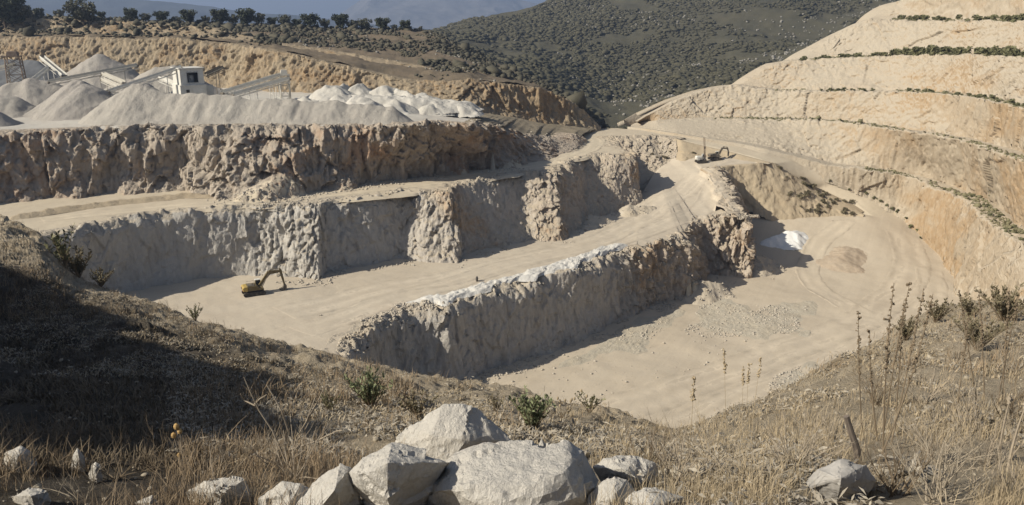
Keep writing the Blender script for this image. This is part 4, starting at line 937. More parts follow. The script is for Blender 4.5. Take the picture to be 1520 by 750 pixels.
# ================================================================== heaps of crushed stone
def heap(name, label, cat, ridge_, base, slope, mat, group=None, seed=1, res=.45, gully=.5, lump=.35, cap=None, conform=False):
    r = np.array(ridge_, float)                       # x, y, height along the crest
    ext = r[:, 2].max() / slope + 3
    x0, y0 = r[:, 0].min() - ext, r[:, 1].min() - ext; x1, y1 = r[:, 0].max() + ext, r[:, 1].max() + ext
    nx, ny = int((x1 - x0) / res) + 2, int((y1 - y0) / res) + 2
    gx, gy = np.meshgrid(np.linspace(x0, x1, nx), np.linspace(y0, y1, ny)); q = np.stack([gx.ravel(), gy.ravel()], 1)
    q3 = np.stack([q[:, 0], q[:, 1], 0 * q[:, 0]], 1)
    wob = q + np.stack([fbm(q3, 5, 3, seed), fbm(q3, 5, 3, seed + 9)], 1) * lump * 1.6
    best = np.full(len(q), -99.0)
    segs = list(zip(r[:-1], r[1:])) if len(r) > 1 else [(r[0], r[0])]
    for a, b in segs:
        d = b[:2] - a[:2]; L = max((d ** 2).sum(), 1e-6)
        t_ = np.clip(((wob - a[:2]) @ d) / L, 0, 1)
        dist = np.linalg.norm(wob - a[:2] - t_[:, None] * d, axis=1)
        h = a[2] + (b[2] - a[2]) * t_
        dist = np.sqrt(dist ** 2 + .35) - .35
        best = np.maximum(best, h - slope * dist)
    # run-off grooves down the flanks, from each tipped load
    c = r[:, :2].mean(0); along_ = (q - c) @ ((r[-1, :2] - r[0, :2]) / (np.linalg.norm(r[-1, :2] - r[0, :2]) + 1e-6)) if len(r) > 1 else np.arctan2(q[:, 1] - c[1], q[:, 0] - c[0]) * 4
    g = np.stack([along_, along_ * 0, along_ * 0], 1)
    best = best + gully * (fbm(g, 3.0, 3, seed + 3)) * np.clip(best / 2, 0, 1) * .6 + .10 * fbm(q3, 1.3, 3, seed + 4) + .07 * facet(q3, (.8, .8, .8), seed + 5)
    if cap is not None: best = np.minimum(best, cap + .25 * fbm(q3, 3, 3, seed + 6))
    z = base + best
    if conform:
        zz = np.array([drop(a, b, base + 8) if h > -1.2 else None for (a, b), h in zip(q, best)], dtype=object)
        gz = np.array([base if v is None else v for v in zz], float); z = gz + best - .05
    F = grid_faces(ny, nx); keep = (best[F] > -.9).any(1)
    if seed == 701:
        gz = np.array([drop(a, b, base + 10) or -99 for a, b in q]); keep &= ((gz[F] > base - 1.2) | (best[F] > .5)).all(1)
    F = F[keep]; idx = np.unique(F); remap = np.zeros(len(q), int); remap[idx] = np.arange(len(idx))
    V = np.stack([q[:, 0], q[:, 1], z], 1)[idx]
    o = link(name, mesh_np(name, V, remap[F], mat, smooth=True))
    return tag(o, label, cat, group)
def XY(px, D):                                        # plan position on a bearing at a distance ahead
    return ((px - CX) / FPX * (D * cp + 22 * sp), D)
def crest(*pts): return [(*XY(px, D), h) for px, D, h in pts]
Z0 = -25.0
G = 'gravel heaps in the stock yard'
heap('gravel_heap', 'long grey-beige gravel heap along the yard edge, largest of all', 'gravel heap', crest((200, 217.5, 9.3), (212, 217.5, 9.2), (245, 216, 7.4), (300, 215, 6.7), (420, 214, 5.7), (520, 213.5, 4.7), (580, 213, 3.9)), Z0, .70, M_PILE, G, 701, .4, .75)
heap('gravel_heap', 'grey gravel heap left of the long one, with a steep scarred right flank', 'gravel heap', crest((112, 232, 9.2), (128, 230, 9.4)), Z0, .66, M_SAND, G, 702, .4, .8)
heap('gravel_heap', 'beige gravel heap behind the scarred one, crest running to the left edge', 'gravel heap', crest((10, 246, 7.0), (50, 250, 8.6), (80, 252, 7.6)), Z0, .62, M_SAND, G, 703, .5, .8)
heap('gravel_heap', 'low pale gravel heap at the left edge in front of the others', 'gravel heap', crest((-30, 226, 6.5), (20, 228, 5.0)), Z0, .6, M_PILE, G, 704, .5, .7)
heap('gravel_heap', 'dark gravel heap cut off by the left edge, shading the yard', 'gravel heap', crest((-60, 206, 7.5), (-25, 206, 5.2)), Z0, .68, M_SAND, G, 705, .5)
heap('gravel_heap', 'tall conical beige heap under the ochre cliff, behind the conveyors', 'gravel heap', crest((150, 286, 13.2), (160, 287, 13.0)), -23.8, .66, M_SAND, G, 706, .6, .5)
heap('gravel_heap', 'wide beige heap right of the tall cone, under the upper conveyor', 'gravel heap', crest((190, 268, 6.5), (215, 266, 5.0)), -23.8, .6, M_SAND, G, 707, .6)
heap('gravel_heap', 'small grey cone between two conveyors', 'gravel heap', crest((148, 250, 5.0),), -24.2, .7, M_SAND, G, 708, .4)
heap('gravel_heap', 'light grey heap behind the white tower and its conveyor', 'gravel heap', crest((235, 276, 9.6), (262, 278, 9.8)), -23.8, .6, M_PILE, G, 709, .6)
heap('gravel_heap', 'blue-grey heap at the left edge under the lattice tower', 'gravel heap', crest((10, 282, 11.5), (62, 284, 11.0)), -23.6, .62, plain_mat('wet blue-grey fines', (.17, .175, .18), .9, .25, .4), G, 710, .6)  # heap lying in shadow: its dark blue-grey shade is put into the colour
WG = 'white heaps at the back of the yard'
for i, (px, D, h, lb) in enumerate([(448, 240, 4.0, 'low white heap at the left end of the white group'), (490, 248, 7.0, 'highest white heap, left of the middle of the group'), (514, 252, 6.9, 'white heap just right of the highest one'), (536, 254, 6.3, 'white heap with a sharp crest in the middle of the group'),
                                   (570, 254, 6.3, 'broad white heap right of the sharp one'), (600, 254, 5.6, 'white heap in the right half of the group'), (622, 256, 4.6, 'lower white heap near the right end'), (505, 236, 4.6, 'small white heap in front of the highest one'), (535, 232, 4.3, 'small white heap at the front of the group'), (585, 238, 3.6, 'flat white heap in front, right of the middle'),
                                   (640, 244, 2.8, 'small pointed white heap by the right end of the yard'), (668, 250, 3.2, 'last white heap, at the right end under the ochre cliff')]):
    heap('white_heap', lb, 'gravel heap', crest((px, D, h), (px + random.uniform(4, 12), D + random.uniform(-3, 3), h * random.uniform(.6, .9)), (px + random.uniform(14, 26), D + random.uniform(-5, 5), h * random.uniform(.4, .7))), -24.7 - (max(0, px - 560) * .012), .58, M_PILE_WHITE, WG, 720 + i, .4, .5, 1.0)
heap('white_heap', 'long low white bank joining the white heaps at the back of the yard', 'gravel heap', crest((436, 243, 3.0), (500, 246, 4.2), (590, 247, 3.6), (640, 247, 2.4), (690, 251, 1.6)), -25, .42, M_PILE_WHITE, WG, 739, .4, .4, 1.4)
h0 = P(1176, 356, -65)
heap('white_heap', 'bright white heap alone on the pit floor, half in shade', 'gravel heap', [(h0[0] - 4.5, h0[1] - .5, 2.2), (h0[0] - .5, h0[1] + 1, 2.9), (h0[0] + 1.8, h0[1] + 2.5, 2.4)], -65.4, .58, plain_mat('bright white lime', (.74, .73, .69), .9, .06, .5), None, 741, .3, .3, .9)
h0 = P(1256, 398, -69.3)
heap('soil_heap', 'low reddish soil heap on the pit floor right of the white heap', 'soil heap', [(h0[0] - 2, h0[1], 1.6), (h0[0] + 3, h0[1] + 5, 1.3)], -69.5, .26, M_RED, None, 742, .4, 0.0, .5, None, True)
for px, py, z, hh, sl, lb in [(1055, 440, -70, 4.2, .62, 'beige rubble cone at the foot of the dark pillar face'), (1132, 400, -68.8, 3.8, .6, 'rubble heap at the outer corner of the lower face'), (890, 335, -55, 3.0, .5, 'rubble heap at the foot of the middle face, below its corner'), (955, 322, -55, 3.4, .5, 'pale rubble bank in the shade gap behind the corner of the middle face')]:
    h0 = P(px, py, z)
    heap('rubble_heap', lb, 'rubble heap', [(h0[0] - 2.5, h0[1] + 1.5, hh), (h0[0] + 2.5, h0[1] + 2.5, hh * .75)], z - .2, sl, M_STONE, 'rubble heaps at the quarry faces', 750 + int(px), .3, .6, .9)

Q = []
for o in [o for o in bpy.data.objects if o.name.startswith('rubble_heap')]:
    v = np.array([x.co for x in o.data.vertices]); zb = v[:, 2].min(); v = v[v[:, 2] > zb + .6]
    Q.append(v[rg.integers(0, len(v), 260)] + rg.normal(0, .15, (260, 3)) * [1, 1, .2])
Q = np.concatenate(Q); scatter('heap_stones', Q, np.exp(rg.normal(-1.75, .6, len(Q))), M_STONE, STONES1, ICO1F, rg)
# a spread of white stone left along the rim of the excavator's bench
wt = Lz([(619, 600, 450, A_ + .1), (660, 650, 440, A_ + .1), (688, 690, 430, A_ + .1), (747, 750, 414, A_ + .1), (775, 790, 402, A_ + .1), (854, 862, 379, A_ + .1), (905, 915, 361, A_ + .1), (930, 936, 364, A_ + .1)])
u = cols([wt], 612, 930, .3); A, B = topped(DA_RIM, 600, 940, 'quarry_face_lower', .9)(u), wt(u); rows_ = 26; pts = []
for v in np.linspace(0, 1, rows_):
    q = A * (1 - v) + B * v; e = np.minimum(np.minimum(v, 1 - v) * 5, 1) * np.minimum(1, np.minimum((u - 612) / 30, (930 - u) / 8))
    q[:, 2] = A_ + .42 + e * (.38 + .25 * fbm(q, 2.2, 3, 760) + .14 * facet(q, (.9, .9, .9), 761)) - .35 * (1 - e)
    pts.append(q)
o = link('white_stone_spread', mesh_np('white_stone_spread', np.concatenate(pts), grid_faces(rows_, len(u)), M_SPREAD)); o['kind'] = 'stuff'

# ================================================================== machines
M_YEL = plain_mat('yellow machine paint', (.44, .31, .085), .55, .2, 1.5, dust=(.45, .38, .27), dust_amt=.45)
M_ARM = plain_mat('faded dusty yellow paint', (.17, .13, .06), .7, .25, 1.5, dust=(.22, .18, .125), dust_amt=.6)
M_DUSTY = plain_mat('dusty dark steel', (.13, .115, .095), .8, .25, 2.0, dust=(.36, .30, .22), dust_amt=.5)
M_BLK = plain_mat('black steel', (.045, .042, .04), .7, .2, 2.0, dust=(.25, .21, .16), dust_amt=.4)
M_GLASS = plain_mat('cab glass', (.03, .035, .04), .15, .1, 1.0)
M_WPAINT = plain_mat('white dusty paint', (.66, .64, .58), .7, .18, .8, dust=(.50, .46, .38), dust_amt=.5)
M_GREYP = plain_mat('grey sheet metal', (.42, .42, .40), .7, .15, .8, dust=(.46, .42, .35), dust_amt=.4)
M_RUST = plain_mat('rusty lattice steel', (.20, .145, .105), .85, .25, 1.5, dust=(.36, .31, .25), dust_amt=.4)
M_CONV = plain_mat('conveyor beige steel', (.55, .52, .45), .75, .2, .8, dust=(.48, .43, .35), dust_amt=.5)
M_LAMPR = plain_mat('red tail lamp', (.40, .05, .03), .3, .1)

def excavator(name, loc, rz, label, paint, boom, hammer=False):
    root = empty(name, loc, rz, label, 'excavator')
    for s in (-1, 1):
        mb = MB(); y = s * 1.3
        oul = [(-2.3, .15), (-2.0, 0), (2.0, 0), (2.3, .15), (2.5, .5), (2.3, .86), (2.0, .98), (-2.0, .98), (-2.3, .86), (-2.5, .5)]
        mb.prism(oul, y - .3, y + .3)
        for k in range(22):
            x = -2.1 + k * .2
            mb.box((x, y, 1.0), (.09, .62, .05)); mb.box((x, y, -.01), (.09, .62, .05))
        for k in range(7): mb.tube([(-1.8 + k * .6, y + s * .29, .3), (-1.8 + k * .6, y + s * .34, .3)], .19, 10)
        for x in (-2.0, 2.0): mb.tube([(x, y + s * .29, .5), (x, y + s * .36, .5)], .36, 12)
        tr = mb.build('track', M_BLK, root)
    mb = MB(); mb.box((0, 0, .75), (3.0, 2.0, .5)); mb.tube([(0, 0, .9), (0, 0, 1.25)], .75, 16); mb.build('undercarriage', M_BLK, root)
    mb = MB(); mb.prism([(-1.4, 1.25), (2.1, 1.25), (2.1, 1.6), (1.2, 1.75), (.6, 2.35), (-1.4, 2.4)], -1.4, 1.4); body = mb.build('engine_body', M_ARM if not hammer else M_DUSTY, root, .05)
    mb = MB(); mb.box((-.6, -.3, 2.46), (1.4, 1.8, .14)); mb.tube([(-.3, -.9, 2.45), (-.3, -.9, 3.0)], .09, 8); mb.build('hood', M_DUSTY, body)
    mb = MB(); mb.prism([(-2.45, 1.35), (-1.42, 1.25), (-1.42, 2.38), (-2.2, 2.35), (-2.55, 2.1)], -1.42, 1.42); cw = mb.build('counterweight', paint, root, .08)
    mb = MB(); mb.box((-2.56, .25, 1.85), (.06, .8, .42)); mb.build('vent_panel', M_BLK, cw)
    for s in (-1, 1):
        mb = MB(); mb.box((-2.56, s * 1.15, 1.6), (.05, .25, .14)); mb.build('tail_lamp', M_LAMPR, cw)
    mb = MB(); mb.prism([(.55, 1.6), (1.95, 1.6), (2.05, 2.3), (1.7, 3.1), (.6, 3.1)], .5, 1.4); cab = mb.build('cab', M_ARM if not hammer else M_DUSTY, root, .04)
    mb = MB(); mb.prism([(.7, 2.2), (1.92, 2.2), (1.64, 2.98), (.7, 2.98)], .48, 1.42); mb.add([(2.0, .6, 1.9), (2.0, 1.3, 1.9), (2.075, 1.3, 2.3), (2.075, .6, 2.3)], [(0, 1, 2, 3)]); mb.add([(2.08, .6, 2.33), (2.08, 1.3, 2.33), (1.74, 1.3, 3.05), (1.74, .6, 3.05)], [(0, 1, 2, 3)]); mb.build('window', M_GLASS, cab)
    mb = MB(); mb.box((1.13, .95, 3.16), (1.25, .96, .12)); mb.build('cab_roof', M_WPAINT, cab, .03)
    for s in (-1, 1):
        mb = MB(); mb.tube([(-1.3, s * 1.36, 2.4), (-1.3, s * 1.36, 2.85), (.4, s * 1.36, 2.85), (.4, s * 1.36, 2.4)], .03, 6); mb.build('handrail', M_BLK, root)
    p0, p1, p2, p3 = boom                                  # boom foot, boom knee, stick pivot, stick tip
    mb = MB()
    def plate(pts, w):
        n = len(pts)
        for i in range(n - 1):
            a, b = pts[i], pts[i + 1]
            d = Vector((b[0] - a[0], 0, b[1] - a[1])).normalized(); up = Vector((-d.z, 0, d.x))
            ha, hb = a[2] / 2, b[2] / 2
            A1, A2 = Vector((a[0], 0, a[1])) + up * ha, Vector((a[0], 0, a[1])) - up * ha
            B1, B2 = Vector((b[0], 0, b[1])) + up * hb, Vector((b[0], 0, b[1])) - up * hb
            mb.prism([(A2.x, A2.z), (B2.x, B2.z), (B1.x, B1.z), (A1.x, A1.z)], -w / 2, w / 2)
    plate([(*p0, .5), (*p1, .85), (*p2, .45)], .5); bm_ = mb.build('boom', M_ARM if not hammer else M_DUSTY, root)
    for s in (-1, 1):
        m2 = MB(); m2.tube([(p0[0] + .5, s * .42, p0[1] - .35), ((p0[0] + p1[0]) / 2 + .2, s * .42, (p0[1] + p1[1]) / 2 - .1)], .11, 8); m2.tube([((p0[0] + p1[0]) / 2 + .2, s * .42, (p0[1] + p1[1]) / 2 - .1), (p1[0], s * .42, p1[1] - .1)], .07, 8); m2.build('lift_cylinder', M_DUSTY, bm_)
    mb = MB(); b_ = Vector((p2[0] - p3[0], 0, p2[1] - p3[1])).normalized(); back = (p2[0] + b_.x * .7, p2[1] + b_.z * .7)
    plate([(*back, .3), (*p2, .62), (*p3, .32)], .38); st = mb.build('stick', M_ARM if not hammer else M_DUSTY, root)
    m2 = MB(); m2.tube([(p1[0] + .2, 0, p1[1] + .55), ((p1[0] + back[0]) / 2, 0, (p1[1] + back[1]) / 2 + .35)], .12, 8); m2.tube([((p1[0] + back[0]) / 2, 0, (p1[1] + back[1]) / 2 + .35), (back[0], 0, back[1])], .07, 8); m2.build('stick_cylinder', M_DUSTY, st)
    x, z = p3
    if hammer:
        mb = MB(); mb.box((x, 0, z - .9), (.5, .5, 1.8), taper=1.1); hm_ = mb.build('hammer', M_BLK, root, .04)
        m2 = MB(); m2.tube([(x, 0, z - 1.75), (x, 0, z - 2.7), (x, 0, z - 2.9)], [.1, .1, .02], 8); m2.build('chisel', M_DUSTY, hm_)
    else:
        mb = MB(); mb.prism([(x - .1, z + .2), (x + .35, z + .05), (x + .3, z - .6), (x - .2, z - 1.05), (x - .85, z - 1.0), (x - 1.0, z - .75), (x - .45, z - .55)], -.7, .7); bk = mb.build('bucket', M_DUSTY, root)
        m2 = MB()
        for k in range(5): m2.box((x - 1.05, -.56 + k * .28, z - .85), (.32, .11, .1))
        m2.build('teeth', M_BLK, bk)
    return root

pE = P(377, 437, A_); zE = drop(pE[0], pE[1], -45) or A_
excavator('excavator', (pE[0], pE[1], zE), R(27), 'yellow excavator with raised boom and bucket down, alone on the middle bench', M_YEL, ((1.4, 2.0), (3.7, 4.7), (6.3, 4.75), (7.0, 1.2)))
bpy.data.objects['excavator'].scale = (.92, .92, .92)
pF = P(1061, 237, -45); zF = drop(pF[0], pF[1], -40) or -45
excavator('excavator', (pF[0], pF[1], zF), R(8), 'small dark dusty excavator with rock hammer, right of the drill rig', M_DUSTY, ((1.2, 1.9), (2.9, 4.7), (5.0, 4.4), (5.5, 3.2)), True)

bpy.data.objects['excavator.001'].scale = (.85, .85, .85)
# drill rig with its mast up
pD = P(1041, 238.5, -45); zD = drop(pD[0], pD[1], -40) or -45
rig = empty('drill_rig', (pD[0], pD[1], zD), R(5), 'tracked drill rig with tall upright mast, left of the dark excavator', 'drill rig')
for s in (-1, 1):
    mb = MB(); mb.prism([(-1.9, .2), (-1.6, 0), (1.6, 0), (1.9, .2), (2.0, .45), (1.8, .8), (-1.8, .8), (-2.0, .45)], s * 1.0 - .22, s * 1.0 + .22); mb.build('track', M_BLK, rig)
mb = MB(); mb.box((0, 0, .95), (3.2, 1.6, .4)); mb.build('chassis', M_DUSTY, rig, .03)
mb = MB(); mb.prism([(-2.0, 1.16), (.2, 1.16), (.2, 2.2), (-1.7, 2.3), (-2.0, 1.9)], -.9, .9); mb.build('engine_cover', M_WPAINT, rig, .05)
mb = MB(); mb.prism([(.3, 1.16), (1.5, 1.16), (1.6, 2.2), (1.35, 2.9), (.3, 2.9)], .05, .95); cb = mb.build('cab', M_GREYP, rig, .03)
m2 = MB(); m2.prism([(.42, 1.9), (1.45, 1.9), (1.28, 2.75), (.42, 2.75)], .03, .97); m2.build('window', M_GLASS, cb)
mb = MB()
for dx in (-.18, .18):
    for dy in (-.18, .18): mb.bar((.9 + dx + .25, -.6 + dy, .3), (.6 + dx - .35, -.6 + dy, 8.6), .07, .07)
for k in range(14):
    z0 = .5 + k * .58; x = .9 + .25 - .6 * 2 * k / 28
    mb.bar((x - .18, -.78, z0), (x + .15, -.78, z0 + .5), .04, .04); mb.bar((x - .18, -.42, z0 + .5), (x + .15, -.42, z0), .04, .04)
mast = mb.build('mast', M_RUST, rig)
m2 = MB(); m2.box((.75, -.6, 5.2), (.4, .4, .7)); m2.tube([(1.0, -.6, .1), (.75, -.6, 5.0)], .06, 8); m2.build('drill_head', M_BLK, mast)
mb = MB(); mb.bar((.2, -.5, 1.4), (.95, -.6, 2.8), .16, .2); mb.build('mast_arm', M_DUSTY, rig)
mb = MB(); mb.box((-1.3, -1.15, 1.5), (.7, .5, .9)); mb.tube([(-1.3, -1.15, 1.9), (-.2, -1.1, 2.5), (.8, -.85, 1.2)], .09, 8); mb.build('dust_collector', M_GREYP, rig)

# ================================================================== crushing plant in the stock yard
def yard_z(x, y): return drop(x, y, -5) or -24
def w_at(px, py, D): return Vector(PD(px, py, D))
bx, by = XY(283, 240); bz = -24.2
tw = empty('crusher_tower', (bx, by, bz), R(38), 'white crusher tower with a big dark opening, rising behind the long gravel heap', 'crusher tower')
W_, D_, H1_, H2_ = 6.6, 7.4, 6.7, 11.3
mb = MB(); mb.box((0, 0, H1_ / 2), (W_ + .8, D_ + .6, H1_)); base_ = mb.build('base_block', M_WPAINT, tw, .04)
m2 = MB(); m2.box((-W_ * .25, -D_ / 2 - .36, H1_ * .72), (.9, .12, 1.2)); m2.build('hatch', M_BLK, base_)
m2 = MB(); m2.box((0, -D_ / 2 - .34, H1_ - .12), (W_ + 1.0, .3, .24)); m2.build('ledge', M_WPAINT, base_)
mb = MB()                                            # upper storey, hollow, with the opening in its front wall
z0, z1 = H1_ + .003, H2_; t_ = .25
mb.box((0, D_ / 2 - t_ / 2, (z0 + z1) / 2), (W_, t_, z1 - z0)); mb.box((-W_ / 2 + t_ / 2, -t_ / 2, (z0 + z1) / 2), (t_, D_ - t_, z1 - z0)); mb.box((W_ / 2 - t_ / 2, -t_ / 2, (z0 + z1) / 2), (t_, D_ - t_, z1 - z0))
yo = -D_ / 2 + t_ / 2; x0, x1, w0, w1 = -1.5, 1.7, z0 + .6, z1 - 1.0
mb.box(((-W_ / 2 + t_ + x0) / 2, yo, (z0 + z1) / 2), (x0 + W_ / 2 - t_, t_, z1 - z0)); mb.box(((W_ / 2 - t_ + x1) / 2, yo, (z0 + z1) / 2), (W_ / 2 - t_ - x1, t_, z1 - z0))
mb.box(((x0 + x1) / 2, yo, (z0 + w0) / 2), (x1 - x0, t_, w0 - z0)); mb.box(((x0 + x1) / 2, yo, (w1 + z1) / 2), (x1 - x0, t_, z1 - w1))
up = mb.build('upper_wall', M_WPAINT, tw)
m2 = MB()
for a, b, c, d in ((x0 - .08, w0 - .08, x0 + .1, w1 + .08), (x1 - .1, w0 - .08, x1 + .08, w1 + .08), (x0 + .1, w0 - .08, x1 - .1, w0 + .1), (x0 + .1, w1 - .1, x1 - .1, w1 + .08)):
    m2.box(((a + c) / 2, yo - .16, (b + d) / 2), (c - a, .1, d - b))
m2.build('opening_frame', M_GREYP, up)
mb = MB(); mb.box((.2, -1.2, z0 + 1.5), (1.5, 1.5, 2.4)); mb.tube([(.2, -2.3, z0 + 1.9), (.2, -1.9, z0 + 1.9)], .55, 14); mb.build('screen_drive', M_GREYP, tw)
mb = MB(); mb.box((0, 0, H2_ + .13), (W_ + .7, D_ + .7, .25)); mb.build('roof', M_WPAINT, tw, .03)
mb = MB(); mb.box((W_ / 2 + 1.6, -1.2, 3.2), (2.2, 3.5, 6.4)); mb.build('side_bin', M_GREYP, tw, .04)
CG = 'conveyors of the crushing plant'
def conveyor(label, a, b, w=1.3, h=.75, legs=2, mat=None, thin=False):
    a, b = Vector(a), Vector(b)
    root = empty('conveyor', a, 0, label, 'conveyor', CG); o = a
    A, B = Vector((0, 0, 0)), b - a; d = (B - A).normalized(); side = Vector((-d.y, d.x, 0)).normalized(); up_ = side.cross(d) * (-1 if side.cross(d).z < 0 else 1)
    mb = MB()
    for s in (-1, 1):
        mb.bar(A + side * s * w / 2, B + side * s * w / 2, .14, .22); mb.bar(A + side * s * w / 2 - up_ * h, B + side * s * w / 2 - up_ * h, .12, .16)
    n = max(3, int(B.length / 2.2))
    for k in range(n):
        p, q = A + B * (k / n), A + B * ((k + 1) / n)
        for s in (-1, 1): mb.bar(p + side * s * w / 2 - up_ * (h if k % 2 else 0), q + side * s * w / 2 - up_ * (0 if k % 2 else h), .08, .08)
    mb.build('frame', mat or M_CONV, root)
    mb = MB(); mb.bar(A + up_ * .14, B + up_ * .14, w * .86, .1); mb.build('belt', M_CONV if not thin else M_GREYP, root)
    mb = MB(); mb.bar(A + up_ * .55 + side * w * .5, B + up_ * .55 + side * w * .5, .06, .62); mb.bar(A + up_ * .55 - side * w * .5, B + up_ * .55 - side * w * .5, .06, .62); mb.build('side_guard', mat or M_CONV, root)
    for e_ in (A, B):
        mb = MB(); mb.tube([e_ - side * w * .6, e_ + side * w * .6], .31, 12); mb.build('drum', M_DUSTY, root)
    for k in range(legs):
        f = (k + 1) / (legs + .6); p = A + B * f - up_ * h
        gz = yard_z(o.x + p.x, o.y + p.y) - o.z
        if p.z - gz < .5: continue
        m2 = MB()
        for s in (-1, 1): m2.bar(p + side * s * w * .45, Vector((p.x, p.y, gz - .3)) + side * s * w * .9, .16, .16)
        m2.bar((p.x - side.x * w * .65, p.y - side.y * w * .65, (p.z + gz) / 2), (p.x + side.x * w * .65, p.y + side.y * w * .65, (p.z + gz) / 2 + .3), .1, .1)
        m2.build('leg', mat or M_CONV, root)
    return root
conveyor('long pale conveyor climbing right to the roof of the white tower', w_at(163, 137, 230), w_at(270, 101, 238), 1.5, .9, 2, M_WPAINT)
conveyor('long beige conveyor climbing right above the gravel heaps at the left', w_at(72, 123, 246), w_at(204, 98, 262), 1.3, .8, 3)
conveyor('upper one of the two parallel conveyors right of the white tower', w_at(330, 139, 232), w_at(421, 111, 250), 1.2, .7, 2, M_WPAINT)
conveyor('lower one of the two parallel conveyors right of the white tower', w_at(345, 142, 228), w_at(429, 118, 245), 1.2, .7, 2, M_WPAINT)
conveyor('short dark conveyor poking out behind the right side of the white tower', w_at(306, 112, 252), w_at(330, 101, 258), 1.1, .6, 1, M_DUSTY)
conveyor('short conveyor sloping down to the foot of the white tower from the left', w_at(266, 129, 243), w_at(238, 117, 249), 1.3, .8, 1, M_WPAINT)
conveyor('white steep conveyor sloping down right beside the rusty lattice tower', w_at(95, 113, 258), w_at(62, 86, 264), 1.6, .9, 1, M_WPAINT)
conveyor('thin white conveyor rising right towards the steep one', w_at(48, 121, 254), w_at(73, 101, 258), .9, .5, 1, M_WPAINT, True)
conveyor('beige conveyor coming in from the left edge to the rusty tower', w_at(-30, 108, 262), w_at(22, 97, 264), 1.2, .7, 2)
conveyor('upper of two short conveyors sloping right below the long beige one', w_at(184, 124, 248), w_at(153, 111, 254), 1.0, .6, 1)
conveyor('lower of two short conveyors sloping right below the long beige one', w_at(176, 130, 244), w_at(152, 119, 249), 1.0, .6, 1)

def lattice(label, px, D, top_y, w, mat, splay=.3):
    x, y = XY(px, D); z = yard_z(x, y); zt = w_at(px, top_y, D).z; H = zt - z
    root = empty('lattice_tower', (x, y, z), R(20), label, 'tower', 'lattice towers of the crushing plant')
    c = [(sx * w / 2, sy * w / 2) for sx, sy in ((-1, -1), (1, -1), (1, 1), (-1, 1))]
    mb = MB()
    for cx_, cy_ in c: mb.bar((cx_ * (1 + splay), cy_ * (1 + splay), -.3), (cx_, cy_, H), .22, .22)
    mb.build('post', mat, root)
    n = max(2, int(H / 2.6)); mb = MB()
    for k in range(n):
        f0, f1 = k / n, (k + 1) / n; s0, s1 = 1 + splay * (1 - f0), 1 + splay * (1 - f1)
        for i in range(4):
            a, b = c[i], c[(i + 1) % 4]
            mb.bar((a[0] * s0, a[1] * s0, H * f0), (b[0] * s1, b[1] * s1, H * f1), .13, .13); mb.bar((b[0] * s0, b[1] * s0, H * f0), (a[0] * s1, a[1] * s1, H * f1), .13, .13); mb.bar((a[0] * s1, a[1] * s1, H * f1), (b[0] * s1, b[1] * s1, H * f1), .13, .13)
    mb.build('brace', mat, root)
    mb = MB(); mb.box((0, 0, H + .1), (w * 1.3, w * 1.3, .2)); mb.box((0, 0, H + .9), (w * .8, w * .8, 1.4), taper=.8); mb.build('hopper', mat, root)
lattice('rusty brown lattice tower among the heaps at the left edge', 28, 264, 84, 4.0, M_RUST)
lattice('pale lattice tower holding the high ends of the two parallel conveyors', 424, 249, 112, 2.6, M_CONV, .1)
x, y = XY(150, 246); z = yard_z(x, y)
hp_ = empty('feed_hopper', (x, y, z), R(15), 'pale box hopper at the low end of the tower conveyor', 'hopper')
mb = MB(); mb.box((0, 0, 4.2), (4.2, 3.4, 2.6)); mb.box((0, 0, 2.4), (3.0, 2.4, 1.0), taper=1.35); mb.build('bin', M_CONV, hp_, .04)
for sx in (-1, 1):
    for sy in (-1, 1):
        mb = MB(); mb.bar((sx * 1.8, sy * 1.4, -.2), (sx * 1.8, sy * 1.4, 3.2), .22, .22); mb.build('leg', M_CONV, hp_)
M_BRUSH = plain_mat('grey brush', (.36, .305, .23), .9, .3, 6)
